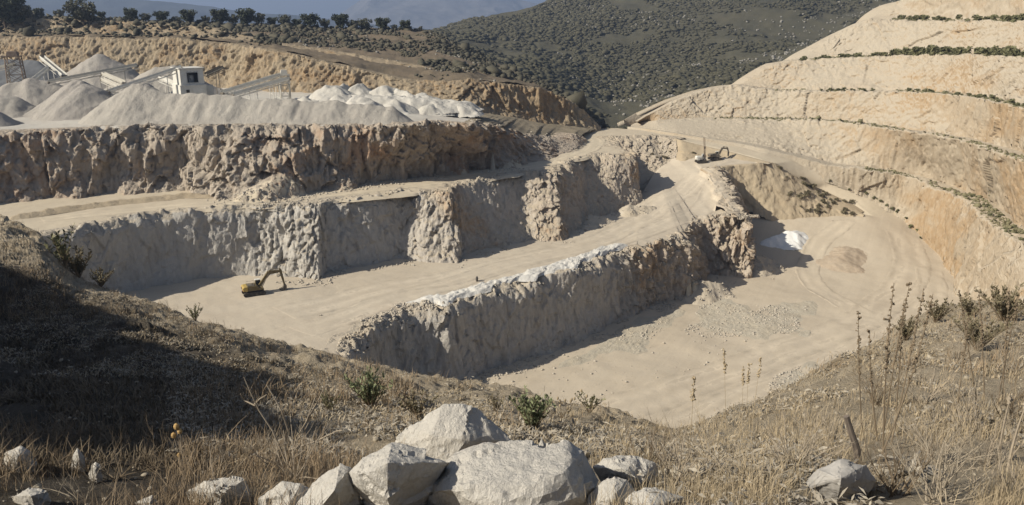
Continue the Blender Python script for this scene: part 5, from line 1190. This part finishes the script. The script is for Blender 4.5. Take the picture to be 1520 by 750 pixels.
# ================================================================== foreground boulders
def boulder(label, outline, front, seed, mat, thick=.5, cuts=4, name='boulder', rough=1.0, group='boulders at the camera\'s feet', base_y=None):
    xs = [p[0] for p in outline]; ys = [p[1] for p in outline]
    by_ = min(base_y or max(ys), 765); h = near_hit((min(xs) + max(xs)) / 2, by_)
    D = h.y + thick * .35
    pts = [PD(x, y, D) for x, y in outline]
    c = np.mean(pts, 0)
    pts += [PD(x, y, D - thick * k) for x, y, k in front]
    mx, my = (min(xs) + max(xs)) / 2, (min(ys) + max(ys)) / 2
    pts += [PD(mx + (x - mx) * .8, my + (y - my) * .75 + 10, D + thick * .75) for x, y in outline]
    pts.append(c + np.array([0, 0, -.45]))
    bm = bmesh.new()
    for p in pts: bm.verts.new(p)
    r = bmesh.ops.convex_hull(bm, input=bm.verts)
    bmesh.ops.delete(bm, geom=[v for v in bm.verts if not v.link_faces], context='VERTS')
    bmesh.ops.triangulate(bm, faces=bm.faces)
    size = max(p[0] for p in pts) - min(p[0] for p in pts)
    L = size / 34
    for it in range(7):
        es = [e for e in bm.edges if e.calc_length() > L * 1.5]
        if not es: break
        bmesh.ops.subdivide_edges(bm, edges=es, cuts=1)
        bmesh.ops.triangulate(bm, faces=bm.faces)
    for _ in range(1): bmesh.ops.smooth_vert(bm, verts=bm.verts, factor=.5, use_axis_x=True, use_axis_y=True, use_axis_z=True)
    bm.normal_update()
    v = np.array([x.co for x in bm.verts]); n = np.array([x.normal for x in bm.verts])
    s = size
    q = v + fbm(v, s * .4, 3, seed)[:, None] * s * .08
    d = s * rough * (.017 * facet(q, (s * .5, s * .42, s * .32), seed, 1.1) + .006 * facet(q, (s * .15,) * 3, seed + 20, .8) + .02 * fbm(v, s * .45, 2, seed + 40) + .006 * fbm(v, s * .08, 4, seed + 44)) - s * .012
    v = v + n * d[:, None]
    cc = v.mean(0); v = cc + (v - cc) * np.array([1.09, 1.05, 1.07])
    for x, co in zip(bm.verts, v): x.co = co
    o3 = Vector(c)
    for x in bm.verts: x.co -= o3
    me = bpy.data.meshes.new(name); bm.to_mesh(me); bm.free(); me.materials.append(mat)
    o = link(name, me); o.location = o3
    return tag(o, label, 'boulder', group)
boulder('pale pointed boulder lying on top behind the big front boulder', [(594, 655), (612, 634), (640, 617), (660, 603), (698, 606), (712, 622), (728, 632), (745, 641), (759, 656), (744, 675), (700, 694), (640, 694), (600, 678)], [(640, 648, .35), (690, 655, .42), (722, 648, .2), (612, 660, .2), (665, 692, .5)], 801, M_WHITE_ROCK, .75, base_y=690)
boulder('largest pale boulder, filling the bottom middle of the view', [(608, 742), (640, 704), (672, 676), (704, 662), (735, 676), (768, 683), (802, 678), (838, 658), (862, 668), (880, 700), (896, 732), (900, 775), (700, 800), (620, 790)], [(700, 720, .5), (780, 725, .55), (830, 705, .45), (660, 730, .45), (850, 740, .5), (770, 770, .7)], 802, M_WHITE_ROCK, .8)
boulder('pale boulder left of the pointed one, with a dark hollow under its right side', [(521, 702), (545, 680), (582, 660), (612, 668), (640, 678), (664, 688), (640, 705), (612, 712), (604, 745), (590, 770), (555, 765), (549, 735), (524, 722)], [(575, 690, .5), (615, 688, .3), (545, 705, .4), (575, 740, .5)], 803, M_WHITE_ROCK, .6)
boulder('small pale boulder with a sharp top, left of the hollowed one', [(442, 750), (464, 718), (486, 699), (504, 690), (520, 696), (524, 722), (536, 745), (530, 780), (450, 785)], [(495, 730, .5), (475, 755, .5)], 804, M_WHITE_ROCK, .45)
boulder('low rounded pale boulder at the lower left of the boulder pile', [(388, 742), (420, 718), (446, 718), (468, 742), (460, 782), (392, 785)], [(430, 748, .5)], 805, M_WHITE_ROCK, .4)
boulder('shaded grey boulder half hidden behind the right end of the largest one', [(884, 695), (900, 684), (945, 680), (968, 690), (977, 713), (955, 738), (905, 740)], [(930, 700, .4), (950, 715, .4)], 806, M_WHITE_ROCK, .5, base_y=735)
boulder('small pointed pale boulder right of the largest one', [(864, 752), (888, 722), (912, 708), (930, 714), (944, 738), (948, 782), (868, 785)], [(912, 742, .5)], 807, M_WHITE_ROCK, .4)
boulder('flat pale stone at the bottom edge, rightmost of the pile', [(932, 744), (956, 724), (984, 728), (1012, 740), (1016, 782), (930, 785)], [(968, 755, .5)], 808, M_WHITE_ROCK, .4)
boulder('flat whitish stone at the bottom, left of the boulder pile', [(278, 730), (300, 714), (330, 709), (362, 713), (368, 744), (344, 756), (288, 756)], [(325, 735, .5)], 809, M_WHITE_ROCK, .35)
boulder('narrow upright white stone in the dry weeds at lower left', [(106, 694), (110, 676), (115, 668), (123, 678), (129, 694), (118, 700)], [(117, 684, .4)], 810, M_WHITE_ROCK, .14)
boulder('small white stone right of the narrow upright one', [(132, 706), (136, 692), (142, 687), (149, 692), (150, 710), (140, 716)], [(141, 700, .4)], 811, M_WHITE_ROCK, .14)
boulder('weathered grey stone at the left edge of the view', [(-6, 694), (8, 673), (30, 665), (46, 675), (50, 692), (22, 702)], [(25, 682, .4)], 812, M_WHITE_ROCK, .3)
boulder('low grey stone in the bottom left corner', [(16, 738), (42, 726), (68, 730), (74, 746), (40, 754)], [(45, 738, .4)], 813, M_WHITE_ROCK, .25)
boulder('small white stone at the bottom edge left of the flat whitish one', [(203, 748), (226, 736), (238, 752), (220, 762)], [(222, 748, .4)], 814, M_WHITE_ROCK, .2)
boulder('grey weathered boulder among the dead leaves at lower right', [(1204, 722), (1214, 698), (1248, 685), (1284, 692), (1297, 714), (1278, 746), (1216, 748)], [(1250, 712, .45)], 815, plain_mat('grey lichen rock', (.36, .34, .31), .9, .35, 6, obj=False), .4)
mark = P(708, 418, A_)
mk = link('standing_stone', mesh_np('standing_stone', stone_template(333) * np.array([.32, .3, .75]), ICO2F, M_BLK)); mk.location = (mark[0], mark[1], (drop(mark[0], mark[1], -45) or A_) + .45)
tag(mk, 'small dark upright stone alone on the bench floor beside the white spread', 'stone')

M_NEARSTONE = rock_mat('dusty slope stone', (.38, .335, .26), (.33, .255, .165), (.23, .19, .14), .35, streak=.3, fine=.1, top_dust=(.36,.31,.235), k=5.0)
# small broken stone scattered over the slope
rgn = np.random.default_rng(91)
def slope_pts(n, x0, x1, y0, y1, rg=rgn):
    out = []
    for _ in range(n):
        h = near_hit(rg.uniform(x0, x1), rg.uniform(y0, y1))
        if h is not None: out.append((h.x, h.y, h.z))
    return np.array(out)
q = np.concatenate([slope_pts(500, -60, 1580, 655, 800), slope_pts(420, 0, 1560, 560, 700), slope_pts(350, 1000, 1540, 470, 640), slope_pts(260, 20, 520, 380, 560)])
q = q[np.linalg.norm(q, axis=1) < 60]
dd = np.linalg.norm(q, axis=1)
scatter('broken_stones', q, np.exp(rgn.normal(-4.5, .7, len(q))) * np.clip(dd / 9, .8, 2.4), M_NEARSTONE, STONES1, ICO1F, rgn)

# ================================================================== dry grass and leaf litter
def blades(name, pts, h0, h1, wid, mat, rg, per=6, spread=.07, lean=.5):
    p = np.repeat(pts, per, 0); n = len(p)
    p = p + np.stack([rg.normal(size=n) * spread, rg.normal(size=n) * spread, np.zeros(n) - .01], 1)
    h = rg.uniform(h0, h1, n); a = rg.uniform(0, 6.283, n); ln = np.abs(rg.normal(0, lean, n)) * h
    dx, dy = np.cos(a), np.sin(a); tw = a + rg.uniform(-1, 1, n) + 1.57; wx, wy = np.cos(tw), np.sin(tw)
    dist = np.linalg.norm(p, axis=1); w = wid * np.clip(dist / 8, .8, 2.5) * rg.uniform(.6, 1.3, n)
    L = []
    for t_, ww in ((0, 1), (.45, .85), (.8, .55), (1.0, .12)):
        c = p + np.stack([dx * ln * t_ ** 2, dy * ln * t_ ** 2, h * (t_ - .12 * t_ ** 2 * np.minimum(1, ln / h))], 1)
        o_ = np.stack([wx * w * ww / 2, wy * w * ww / 2, 0 * w], 1)
        L += [c - o_, c + o_]
    V = np.stack(L, 1); F = np.array([[0, 1, 3, 2], [2, 3, 5, 4], [4, 5, 7, 6]])
    F = (F[None] + (np.arange(n) * 8)[:, None, None]).reshape(-1, 4)
    o = link(name, mesh_np(name, V.reshape(-1, 3), F, mat)); o['kind'] = 'stuff'
    return o
M_SHADEGRASS = leaf_mat('dark dry grass', (.22, .175, .12), (.14, .112, .078), .8)  # darker copy of the matted grass, shade put into its colour
M_MAT = leaf_mat('matted dry grass', (.48, .395, .27), (.36, .29, .195), .8)
def thin(q, s, thr, seed): return q[fbm(q, s, 3, seed) > thr]
q = np.concatenate([thin(slope_pts(2600, 880, 1560, 630, 790), .9, .02, 1), thin(slope_pts(700, 980, 1560, 520, 660), 1.6, .1, 2), thin(slope_pts(500, 800, 1100, 600, 690), 1.2, .1, 3)])
blades('dry_grass', q, .05, .24, .0045, M_STRAW, rgn, 7)
q = np.concatenate([thin(slope_pts(1700, -60, 470, 625, 790), .8, .0, 4), thin(slope_pts(900, 250, 620, 600, 720), .8, .05, 5)])
blades('dry_weeds', q, .06, .30, .005, M_STRAW_DIM, rgn, 7, lean=.6)
q = np.concatenate([thin(slope_pts(900, 0, 300, 330, 480), 4, -.1, 6), thin(slope_pts(700, 280, 640, 480, 600), 3, -.05, 7), thin(slope_pts(260, 480, 900, 550, 640), 2.5, .25, 8), thin(slope_pts(260, 1080, 1520, 450, 560), 3, .15, 9)])
blades('dry_grass', q, .12, .38, .006, M_STRAW_DIM, rgn, 9, spread=.16)
q = thin(slope_pts(2600, 1150, 1560, 590, 790), .7, -.15, 10)
q = np.concatenate([thin(slope_pts(5200, 250, 960, 500, 690), 1.6, -.1, 21), thin(slope_pts(4800, 1000, 1560, 450, 720), 1.8, -.05, 22), thin(slope_pts(3600, 0, 340, 330, 560), 3, -.1, 23)])
dd = np.linalg.norm(q, axis=1)
blades('dry_grass_mat', q, .025, .085, .010, M_MAT, rgn, 9, spread=.11, lean=.9)
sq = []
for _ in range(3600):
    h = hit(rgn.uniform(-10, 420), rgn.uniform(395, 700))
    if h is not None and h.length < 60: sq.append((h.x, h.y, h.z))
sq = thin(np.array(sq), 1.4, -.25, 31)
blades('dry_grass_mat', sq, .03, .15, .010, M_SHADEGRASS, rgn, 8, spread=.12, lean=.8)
def litter(name, pts, l0, l1, w, mat, rg, per=4):
    p = np.repeat(pts, per, 0); n = len(p); p = p + np.stack([rg.normal(size=n) * .08, rg.normal(size=n) * .08, rg.uniform(.0, .07, n)], 1)
    l = rg.uniform(l0, l1, n); a = rg.uniform(0, 6.283, n); ti = rg.normal(0, .35, n)
    d = np.stack([np.cos(a) * np.cos(ti), np.sin(a) * np.cos(ti), np.sin(ti)], 1); sd = np.stack([-np.sin(a), np.cos(a), rg.normal(0, .4, n)], 1)
    ww = (w * rg.uniform(.5, 1.4, n))[:, None]; up_ = np.array([0, 0, 1])
    V = np.stack([p - d * l[:, None] / 2, p - sd * ww + up_ * l[:, None] * .1, p + d * l[:, None] / 2, p + sd * ww + up_ * l[:, None] * .08], 1)
    o = link(name, mesh_np(name, V.reshape(-1, 3), np.arange(n * 4).reshape(-1, 4), mat)); o['kind'] = 'stuff'
litter('dead_leaves', q, .06, .20, .011, M_LITTER, rgn)
litter('dead_leaves', thin(slope_pts(500, 950, 1300, 650, 790), .7, 0, 11), .04, .12, .009, M_LITTER, rgn)

# ================================================================== single plants
def branch(mb, p, d, L, r, depth, rg, wander=.25, kids=2, tips=None):
    pts = [Vector(p)]; rad = [r]; d = Vector(d).normalized(); n = 5
    for k in range(n):
        d = (d + Vector(rg.normal(0, wander, 3)) * .35 + Vector((0, 0, .03))).normalized(); pts.append(pts[-1] + d * L / n); rad.append(r * (1 - .75 * (k + 1) / n))
    mb.tube(pts, rad, 5)
    if tips is not None: tips.append(pts[-1])
    if depth > 0:
        for k in range(kids):
            i = int(rg.integers(2, n)); side = Vector(rg.normal(0, 1, 3)); side.z = abs(side.z) * .6
            branch(mb, pts[i], (d * .8 + side.normalized() * .75), L * rg.uniform(.4, .65), rad[i] * .75, depth - 1, rg, wander, kids, tips)
def at_ground(px, py): 
    for k in range(40):
        h = near_hit(px, py + 2 * k)
        if h is not None and h.length < 95: return h
def dry_shrub(label, px, py, n, L, r, seed, group, mat=None, up_=.9, depth=2, name='dead_shrub', heads=None):
    h = at_ground(px, py); rg = np.random.default_rng(seed); root = empty(name, h, 0, label, 'dead shrub', group)
    for k in range(n):
        a = rg.uniform(0, 6.28); e = rg.uniform(.25, 1.0)
        mb = MB(); tips = []
        branch(mb, (rg.normal(0, .04), rg.normal(0, .04), -.03), (math.cos(a) * (1.1 - e * up_), math.sin(a) * (1.1 - e * up_), e), L * rg.uniform(.6, 1.1), r, depth, rg, tips=tips)
        b_ = mb.build('branch', mat or M_TWIG, root)
        if heads and k < 5:
            m2 = MB()
            for t_ in tips[:3]: m2.tube([t_ - Vector((0, 0, .02)), t_, t_ + Vector((0, 0, .035)), t_ + Vector((0, 0, .05))], [.008, .022, .02, .006], 7)
            m2.build('seed_head', heads, b_)
    return root
DG = 'leafless dead shrubs in the foreground'
dry_shrub('leafless pale shrub with long forked twigs against the dark slope, left of the boulders', 432, 712, 12, .62, .0075, 861, DG)
hs = at_ground(426, 700)                                 # its three long forked twigs
sh = empty('dead_shrub', hs, 0, 'tall forked pale twigs rising from the leafless shrub left of the boulders', 'dead shrub', DG)
for fork in ([(426, 690), (405, 640), (385, 610), (375, 590), (362, 560)], [(385, 610), (378, 602), (362, 594), (357, 585)], [(378, 600), (386, 592), (396, 586)], [(430, 690), (440, 650), (455, 625), (468, 590)], [(430, 645), (418, 610), (404, 585), (396, 572)], [(455, 625), (470, 600), (480, 578)], [(440, 655), (452, 640), (458, 628)], [(430, 668), (470, 655), (500, 640), (508, 639)]):
    mb = MB(); mb.tube([Vector(PD(x, y, hs.y + .05 * math.sin(i * 2 + x))) - hs for i, (x, y) in enumerate(fork)], list(np.linspace(.009, .004, len(fork))), 6); mb.build('twig', M_TWIG, sh)
dry_shrub('low spreading dead shrub with grey tips, left of the flat whitish stone', 318, 712, 10, .38, .006, 862, DG)
dry_shrub('brown dead shrub between the white stones at lower left', 170, 712, 12, .42, .006, 863, DG, M_STALK)
dry_shrub('bare brown shrub at the left edge above the grey stone', 70, 668, 12, .5, .006, 864, DG, M_STALK)
dry_shrub('curled dead stems just left of the pointed boulder', 535, 690, 7, .42, .006, 865, DG)
dry_shrub('tangled dead shrub under the dark slope, between the thistle and the forked twigs', 230, 700, 12, .45, .006, 866, DG, M_STALK)
dry_shrub('wispy straw-coloured shrub right of the pit opening, left of the tall stalks', 1060, 690, 12, .55, .005, 867, DG, M_STRAW)
dry_shrub('wispy straw-coloured shrub lower right of the boulder pile', 1120, 730, 12, .42, .005, 868, DG, M_STRAW)
dry_shrub('bleached twisted shrub at the right edge, among dead leaves', 1470, 690, 14, .50, .007, 869, DG)
dry_shrub('grey twiggy shrub in the bottom right corner', 1500, 740, 12, .40, .006, 870, DG)
dry_shrub('small wiry shrub with seed heads at the brink right of the green shrub', 830, 628, 9, .55, .007, 871, DG, M_STALK, heads=M_STRAW)
for i, (px, py, n_, L_, lb) in enumerate([(1180, 700, 13, .42, 'grey-brown tangled brush left of the grey lichen boulder'), (1330, 735, 14, .42, 'grey-brown tangled brush at the bottom edge right of the grey lichen boulder'), (1400, 690, 14, .45, 'tangled brush between the strap-leaf clump and the right edge'), (1440, 640, 14, .5, 'tangled brush below the smooth leaning stalk'), (1500, 630, 14, .5, 'tangled brush at the right edge behind the thick bent stems'),
                               (1390, 745, 12, .4, 'low brush at the bottom edge below the strap-leaf clump'), (1010, 720, 11, .38, 'straw brush just right of the boulder pile'), (960, 690, 9, .36, 'thin straw brush behind the right end of the boulder pile'), (1230, 655, 10, .38, 'brush to the left of the wooden stake'), (1370, 600, 12, .55, 'dusty brush among the bases of the tall stalks'), (1300, 600, 10, .5, 'dusty brush left of the bases of the tall stalks'), (1500, 560, 13, .7, 'dark dusty brush at the right edge below the ochre wall'), (1420, 540, 12, .7, 'dark dusty brush on the right brink')]):
    dry_shrub(lb, px, py, n_ + 9, L_ * 1.3, .0065, 1000 + i, DG, (M_TWIG, M_STALK, M_BRUSH)[i % 3])
for i, (px, py, n_, L_, lb) in enumerate([(30, 715, 12, .4, 'dead shrub between the two grey stones at the left edge'), (120, 740, 11, .36, 'dead shrub at the bottom edge below the narrow upright stone'), (260, 745, 11, .34, 'dead shrub at the bottom edge left of the flat whitish stone'), (390, 690, 12, .45, 'dead shrub with brown twigs left of the forked twigs')]):
    dry_shrub(lb, px, py, n_, L_, .006, 1030 + i, DG, (M_STALK, M_BRUSH)[i % 2])
# thistle with pale yellow heads
hs = at_ground(268, 700); th = empty('thistle', hs, 0, 'dry thistle with orange-yellow heads against the dark slope', 'thistle')
M_HEAD = plain_mat('thistle heads', (.50, .33, .14), .9, .25, 8)
for tip, r_ in (((262, 634), .028), ((258, 647), .026), ((267, 641), .024), ((266, 676), .022)):
    mb = MB(); a = Vector((0, 0, -.02)); b = Vector(PD(*tip, hs.y)) - hs; mb.tube([a, a.lerp(b, .5) + Vector((.015, 0, 0)), b], [.006, .005, .004], 6); st = mb.build('stem', M_TWIG, th)
    m2 = MB(); m2.tube([b - Vector((0, 0, r_)), b - Vector((0, 0, r_ * .5)), b + Vector((0, 0, r_ * .3)), b + Vector((0, 0, r_)), b + Vector((0, 0, r_ * 1.4))], [r_ * .3, r_ * .9, r_, r_ * .75, r_ * .2], 9); m2.build('flower_head', M_HEAD, st)
# green shrubs on the brink
def green_shrub(label, px, py, hpx, n, seed, mat=None, narrow=.72):
    h = at_ground(px, py); H = 1.25 * hpx * h.length / FPX; rg = np.random.default_rng(seed); root = empty('green_shrub', h, 0, label, 'shrub', 'green shrubs on the brink')
    st, lv, lf = MB(), [], []
    for k in range(int(n * 1.5)):
        a = rg.uniform(0, 6.28); sp_ = rg.uniform(.1, narrow) * H; top = Vector((math.cos(a) * sp_, math.sin(a) * sp_, H * rg.uniform(.6, 1.05)))
        mid = top * .5 + Vector((0, 0, H * .04)); st.tube([(0, 0, -.05), mid, top], [H * .018, H * .012, H * .005], 5)
        for j in range(22):
            f = rg.uniform(.2, 1); p = (mid * (f / .5) if f < .5 else mid.lerp(top, (f - .5) / .5)); d = Vector(rg.normal(0, 1, 3)); d.z = abs(d.z) + .6; d.normalize()
            l = H * rg.uniform(.10, .18); s = d.cross(Vector(rg.normal(0, 1, 3))).normalized() * H * .026
            b0 = len(lv); lv += [p - s * .3, p + d * l * .5 - s, p + d * l, p + d * l * .5 + s]; lf.append((b0, b0 + 1, b0 + 2, b0 + 3))
    st.build('stem', M_STALK, root); m2 = MB(); m2.add(lv, lf)
    me = bpy.data.meshes.new('foliage'); me.from_pydata(m2.v, [], m2.f); me.materials.append(mat or M_GREEN); link('foliage', me, root)
green_shrub('green shrub with upright shoots on the brink above the boulders, left one', 551, 606, 42, 22, 881)
green_shrub('bushy green shrub right of the pointed boulder', 789, 640, 44, 26, 882)
green_shrub('thin olive shrub just left of the pointed boulder', 622, 622, 34, 10, 883, M_DRYBUSH)
green_shrub('spindly forked plant on the brink left of the bushy green shrub', 735, 612, 22, 7, 884, M_DRYBUSH)
green_shrub('small forked plant alone on the brink over the pit floor', 875, 612, 28, 6, 885, M_BUSH)
green_shrub('small dark plant in the shade left of the upright green shrub', 488, 612, 22, 8, 886, M_BUSH)
green_shrub('leaning sapling on the far left brink against the pale road', 98, 362, 40, 7, 887, M_BUSH, .5)
green_shrub('yellowish shrub below the dark overhang on the left brink', 118, 412, 30, 16, 888, M_DRYBUSH, .7)
green_shrub('low brown shrub right of the yellowish one on the left brink', 150, 412, 20, 14, 889, M_DRYBUSH, .9)
green_shrub('small pale shrub on the left brink above the excavator bench', 290, 470, 16, 12, 890, M_BUSH, .8)
green_shrub('low olive bush on the right brink, left one', 1345, 505, 24, 16, 1050, M_DRYBUSH, .9)
green_shrub('low olive bush on the right brink, under the knobbly stalks', 1388, 478, 24, 16, 1051, M_DRYBUSH, .9)
green_shrub('wide dusty bush on the right brink by the frame edge', 1490, 478, 34, 22, 1052, M_DRYBUSH, .9)
green_shrub('small dusty bush on the right brink, inner one', 1440, 472, 22, 14, 1053, M_DRYBUSH, .9)
green_shrub('dusty bush on the slope below the right brink', 1450, 520, 34, 20, 1054, M_DRYBUSH, .9)
# tall dry stalks with knobbly seed clusters
def stalk(label, base, tip, seed, bend=0.0, r=.0065, top=.5, mat=None):
    h = at_ground(*base); rg = np.random.default_rng(seed); root = empty('dry_stalk', h, 0, label, 'dry stalk', 'tall dry stalks at the right')
    e = Vector(PD(*tip, h.y + rg.uniform(-.15, .15))) - h; mid = e * .5 + Vector((bend, 0, 0)); pts = []
    for k in range(9):
        f = k / 8; pts.append((1 - f) ** 2 * Vector((0, 0, -.04)) + 2 * f * (1 - f) * mid + f * f * e)
    m2 = MB(); L = e.length; mb = MB(); mb.tube(pts, [r * (1 - .7 * k / 8) for k in range(9)], 6)
    for j in range(int(26 * L / .7)):
        f = 1 - top * rg.random() ** .8; i = min(7, int(f * 8)); p = pts[i].lerp(pts[i + 1], f * 8 - i); s = .0105 * rg.uniform(.6, 1.5)
        d = Vector(rg.normal(0, 1, 3)) * .012
        mb.tube([p + d * .2, p + d, p + d + Vector((0, 0, s))], [s * .5, s, s * .3], 5)
    mb.build('stem', mat or M_STALK, root)
for i, (lb, b_, t_, bd) in enumerate([('knobbly dry stalk standing alone, leftmost of the tall ones', (1280, 640), (1274, 462), -.02), ('short dry stalk with a bent foot, right of the leftmost one', (1304, 655), (1291, 490), -.05), ('tallest knobbly stalk in the left cluster, slightly tilted right', (1312, 668), (1327, 420), -.05),
                                  ('knobbly stalk with thick top, right of the tallest one', (1312, 640), (1350, 422), -.03), ('thin knobbly stalk behind the thick-topped one', (1330, 620), (1342, 445), 0), ('knobbly stalk leaning right in the middle of the left cluster', (1322, 660), (1371, 428), .02), ('curving knobbly stalk, rightmost of the left cluster', (1300, 690), (1385, 436), .10),
                                  ('smooth leaning stalk rising left of the right-edge stalks', (1452, 605), (1424, 432), .0), ('knobbly stalk over the ochre wall, near the right edge', (1462, 600), (1453, 430), .02), ('dark forked stalk near the right edge', (1420, 612), (1438, 470), .0), ('knobbly stalk leaning right at the right edge', (1480, 610), (1512, 440), -.03), ('short knobbly stalk at the right edge, left of the leaning one', (1488, 600), (1498, 428), .0)]):
    stalk(lb, b_, t_, 900 + i, bd, .0095)
for i, (lb, b_, t_, bd) in enumerate([('pale thick bent stem at the right edge, inner one', (1482, 690), (1500, 590), -.03), ('pale thick bent stem at the right edge, outer one', (1496, 700), (1524, 600), -.04)]):
    stalk(lb, b_, t_, 930 + i, bd, .016, .05, M_TWIG)
for i, (lb, b_, t_, bd) in enumerate([('fine straw stalk over the pit floor, leftmost of the thin group', (1078, 655), (1075, 520), .0), ('fine straw stalk, second of the thin group over the pit floor', (1100, 650), (1103, 545), .01), ('fine straw stalk with a curved top in the thin group', (1108, 655), (1112, 540), -.02), ('fine straw stalk leaning right in the thin group', (1115, 650), (1130, 530), -.02), ('branched fine stalk with dark seed heads beside the boulders', (1020, 690), (1030, 560), .02)]):
    stalk(lb, b_, t_, 940 + i, bd, .004, .25, M_STRAW)
# weathered stake
hs = at_ground(1278, 690); e = Vector(PD(1256, 618, hs.y)) - hs
sk = MB(); sk.tube([(0, 0, -.1), e * .35 + Vector((.006, 0, 0)), e * .7, e], [.034, .031, .028, .024], 9); o = sk.build('wooden_stake', plain_mat('weathered stake wood', (.20, .165, .135), .9, .35, 8)); o.location = hs
tag(o, 'weathered leaning wooden stake above the grey boulder at lower right', 'stake')
# clump of bleached strap leaves
hs = at_ground(1350, 705); root = empty('dead_leaf_clump', hs, 0, 'clump of bleached strap-shaped dead leaves right of the wooden stake', 'dead plant')
rg = np.random.default_rng(77)
for k in range(46):
    a = rg.uniform(0, 6.28); L = rg.uniform(.16, .36); e = rg.uniform(.1, .7); d = Vector((math.cos(a), math.sin(a), 0)); s = Vector((-d.y, d.x, 0)) * rg.uniform(.009, .016)
    pts = [Vector((0, 0, .0)) + d * .02, d * L * .35 + Vector((0, 0, L * e * .6)), d * L * .75 + Vector((0, 0, L * e * .45)), d * L + Vector((0, 0, -.01))]
    mb = MB()
    for i in range(3):
        w0, w1 = (.6, 1, .9, .1)[i], (.6, 1, .9, .1)[i + 1]; mb.add([pts[i] - s * w0, pts[i] + s * w0, pts[i + 1] + s * w1, pts[i + 1] - s * w1], [(0, 1, 2, 3)])
    me = bpy.data.meshes.new('leaf'); me.from_pydata(mb.v, [], mb.f); me.materials.append(M_LITTER); link('leaf', me, root)
# ================================================================== light, air, camera
sun = bpy.data.lights.new('sun', 'SUN'); sun.energy = 5.0; sun.angle = R(.55); sun.color = (1.0, .93, .80)
so = bpy.data.objects.new('sun', sun); COL.objects.link(so)
d = Vector((math.cos(SUN_EL) * math.cos(SUN_AZ), math.cos(SUN_EL) * math.sin(SUN_AZ), -math.sin(SUN_EL)))
so.rotation_euler = d.to_track_quat('-Z', 'Y').to_euler()
so.location = (-200, -100, 200)
w = bpy.data.worlds.new('World'); scene.world = w; w.use_nodes = True
wn = w.node_tree; wn.nodes.clear()
sky = wn.nodes.new('ShaderNodeTexSky'); sky.sky_type = 'NISHITA'; sky.sun_disc = False
sky.sun_elevation = SUN_EL; sky.sun_rotation = math.atan2(-d.x, -d.y) % (2 * math.pi)
sky.air_density = 1.0; sky.dust_density = 2.0; sky.ozone_density = 1.0; sky.altitude = 300
bg = wn.nodes.new('ShaderNodeBackground'); bg.inputs[1].default_value = SKY_STRENGTH
wo = wn.nodes.new('ShaderNodeOutputWorld'); wn.links.new(sky.outputs[0], bg.inputs[0]); wn.links.new(bg.outputs[0], wo.inputs[0])

if HAZE > 0:
    mb = MB(); mb.box((0, 6000, 350), (36000, 24000, 980))
    hm = bpy.data.materials.new('summer haze'); hm.use_nodes = True; hn = hm.node_tree; hn.nodes.clear()
    ho = hn.nodes.new('ShaderNodeOutputMaterial'); pv = hn.nodes.new('ShaderNodeVolumePrincipled')
    pv.inputs['Density'].default_value = HAZE; pv.inputs['Color'].default_value = (.46, .60, .90, 1); pv.inputs['Anisotropy'].default_value = .2
    hn.links.new(pv.outputs[0], ho.inputs['Volume'])
    hz = mb.build('haze', hm); hz['kind'] = 'stuff'

cam = bpy.data.cameras.new('camera'); co = bpy.data.objects.new('camera', cam); COL.objects.link(co)
cam.sensor_fit = 'HORIZONTAL'; cam.sensor_width = 36; cam.lens = 36 * FPX / 1520
cam.clip_start = .05; cam.clip_end = 60000
co.location = (0, 0, 0); co.rotation_euler = (R(90) - PITCH, 0, 0)
scene.camera = co
scene.render.engine = 'CYCLES'
scene.cycles.max_bounces = 5; scene.cycles.diffuse_bounces = 2; scene.cycles.volume_bounces = 0
scene.view_settings.view_transform = 'Standard'; scene.view_settings.look = 'None'
scene.view_settings.gamma = 1; scene.view_settings.use_curve_mapping = False
scene.view_settings.exposure = EXPOSURE
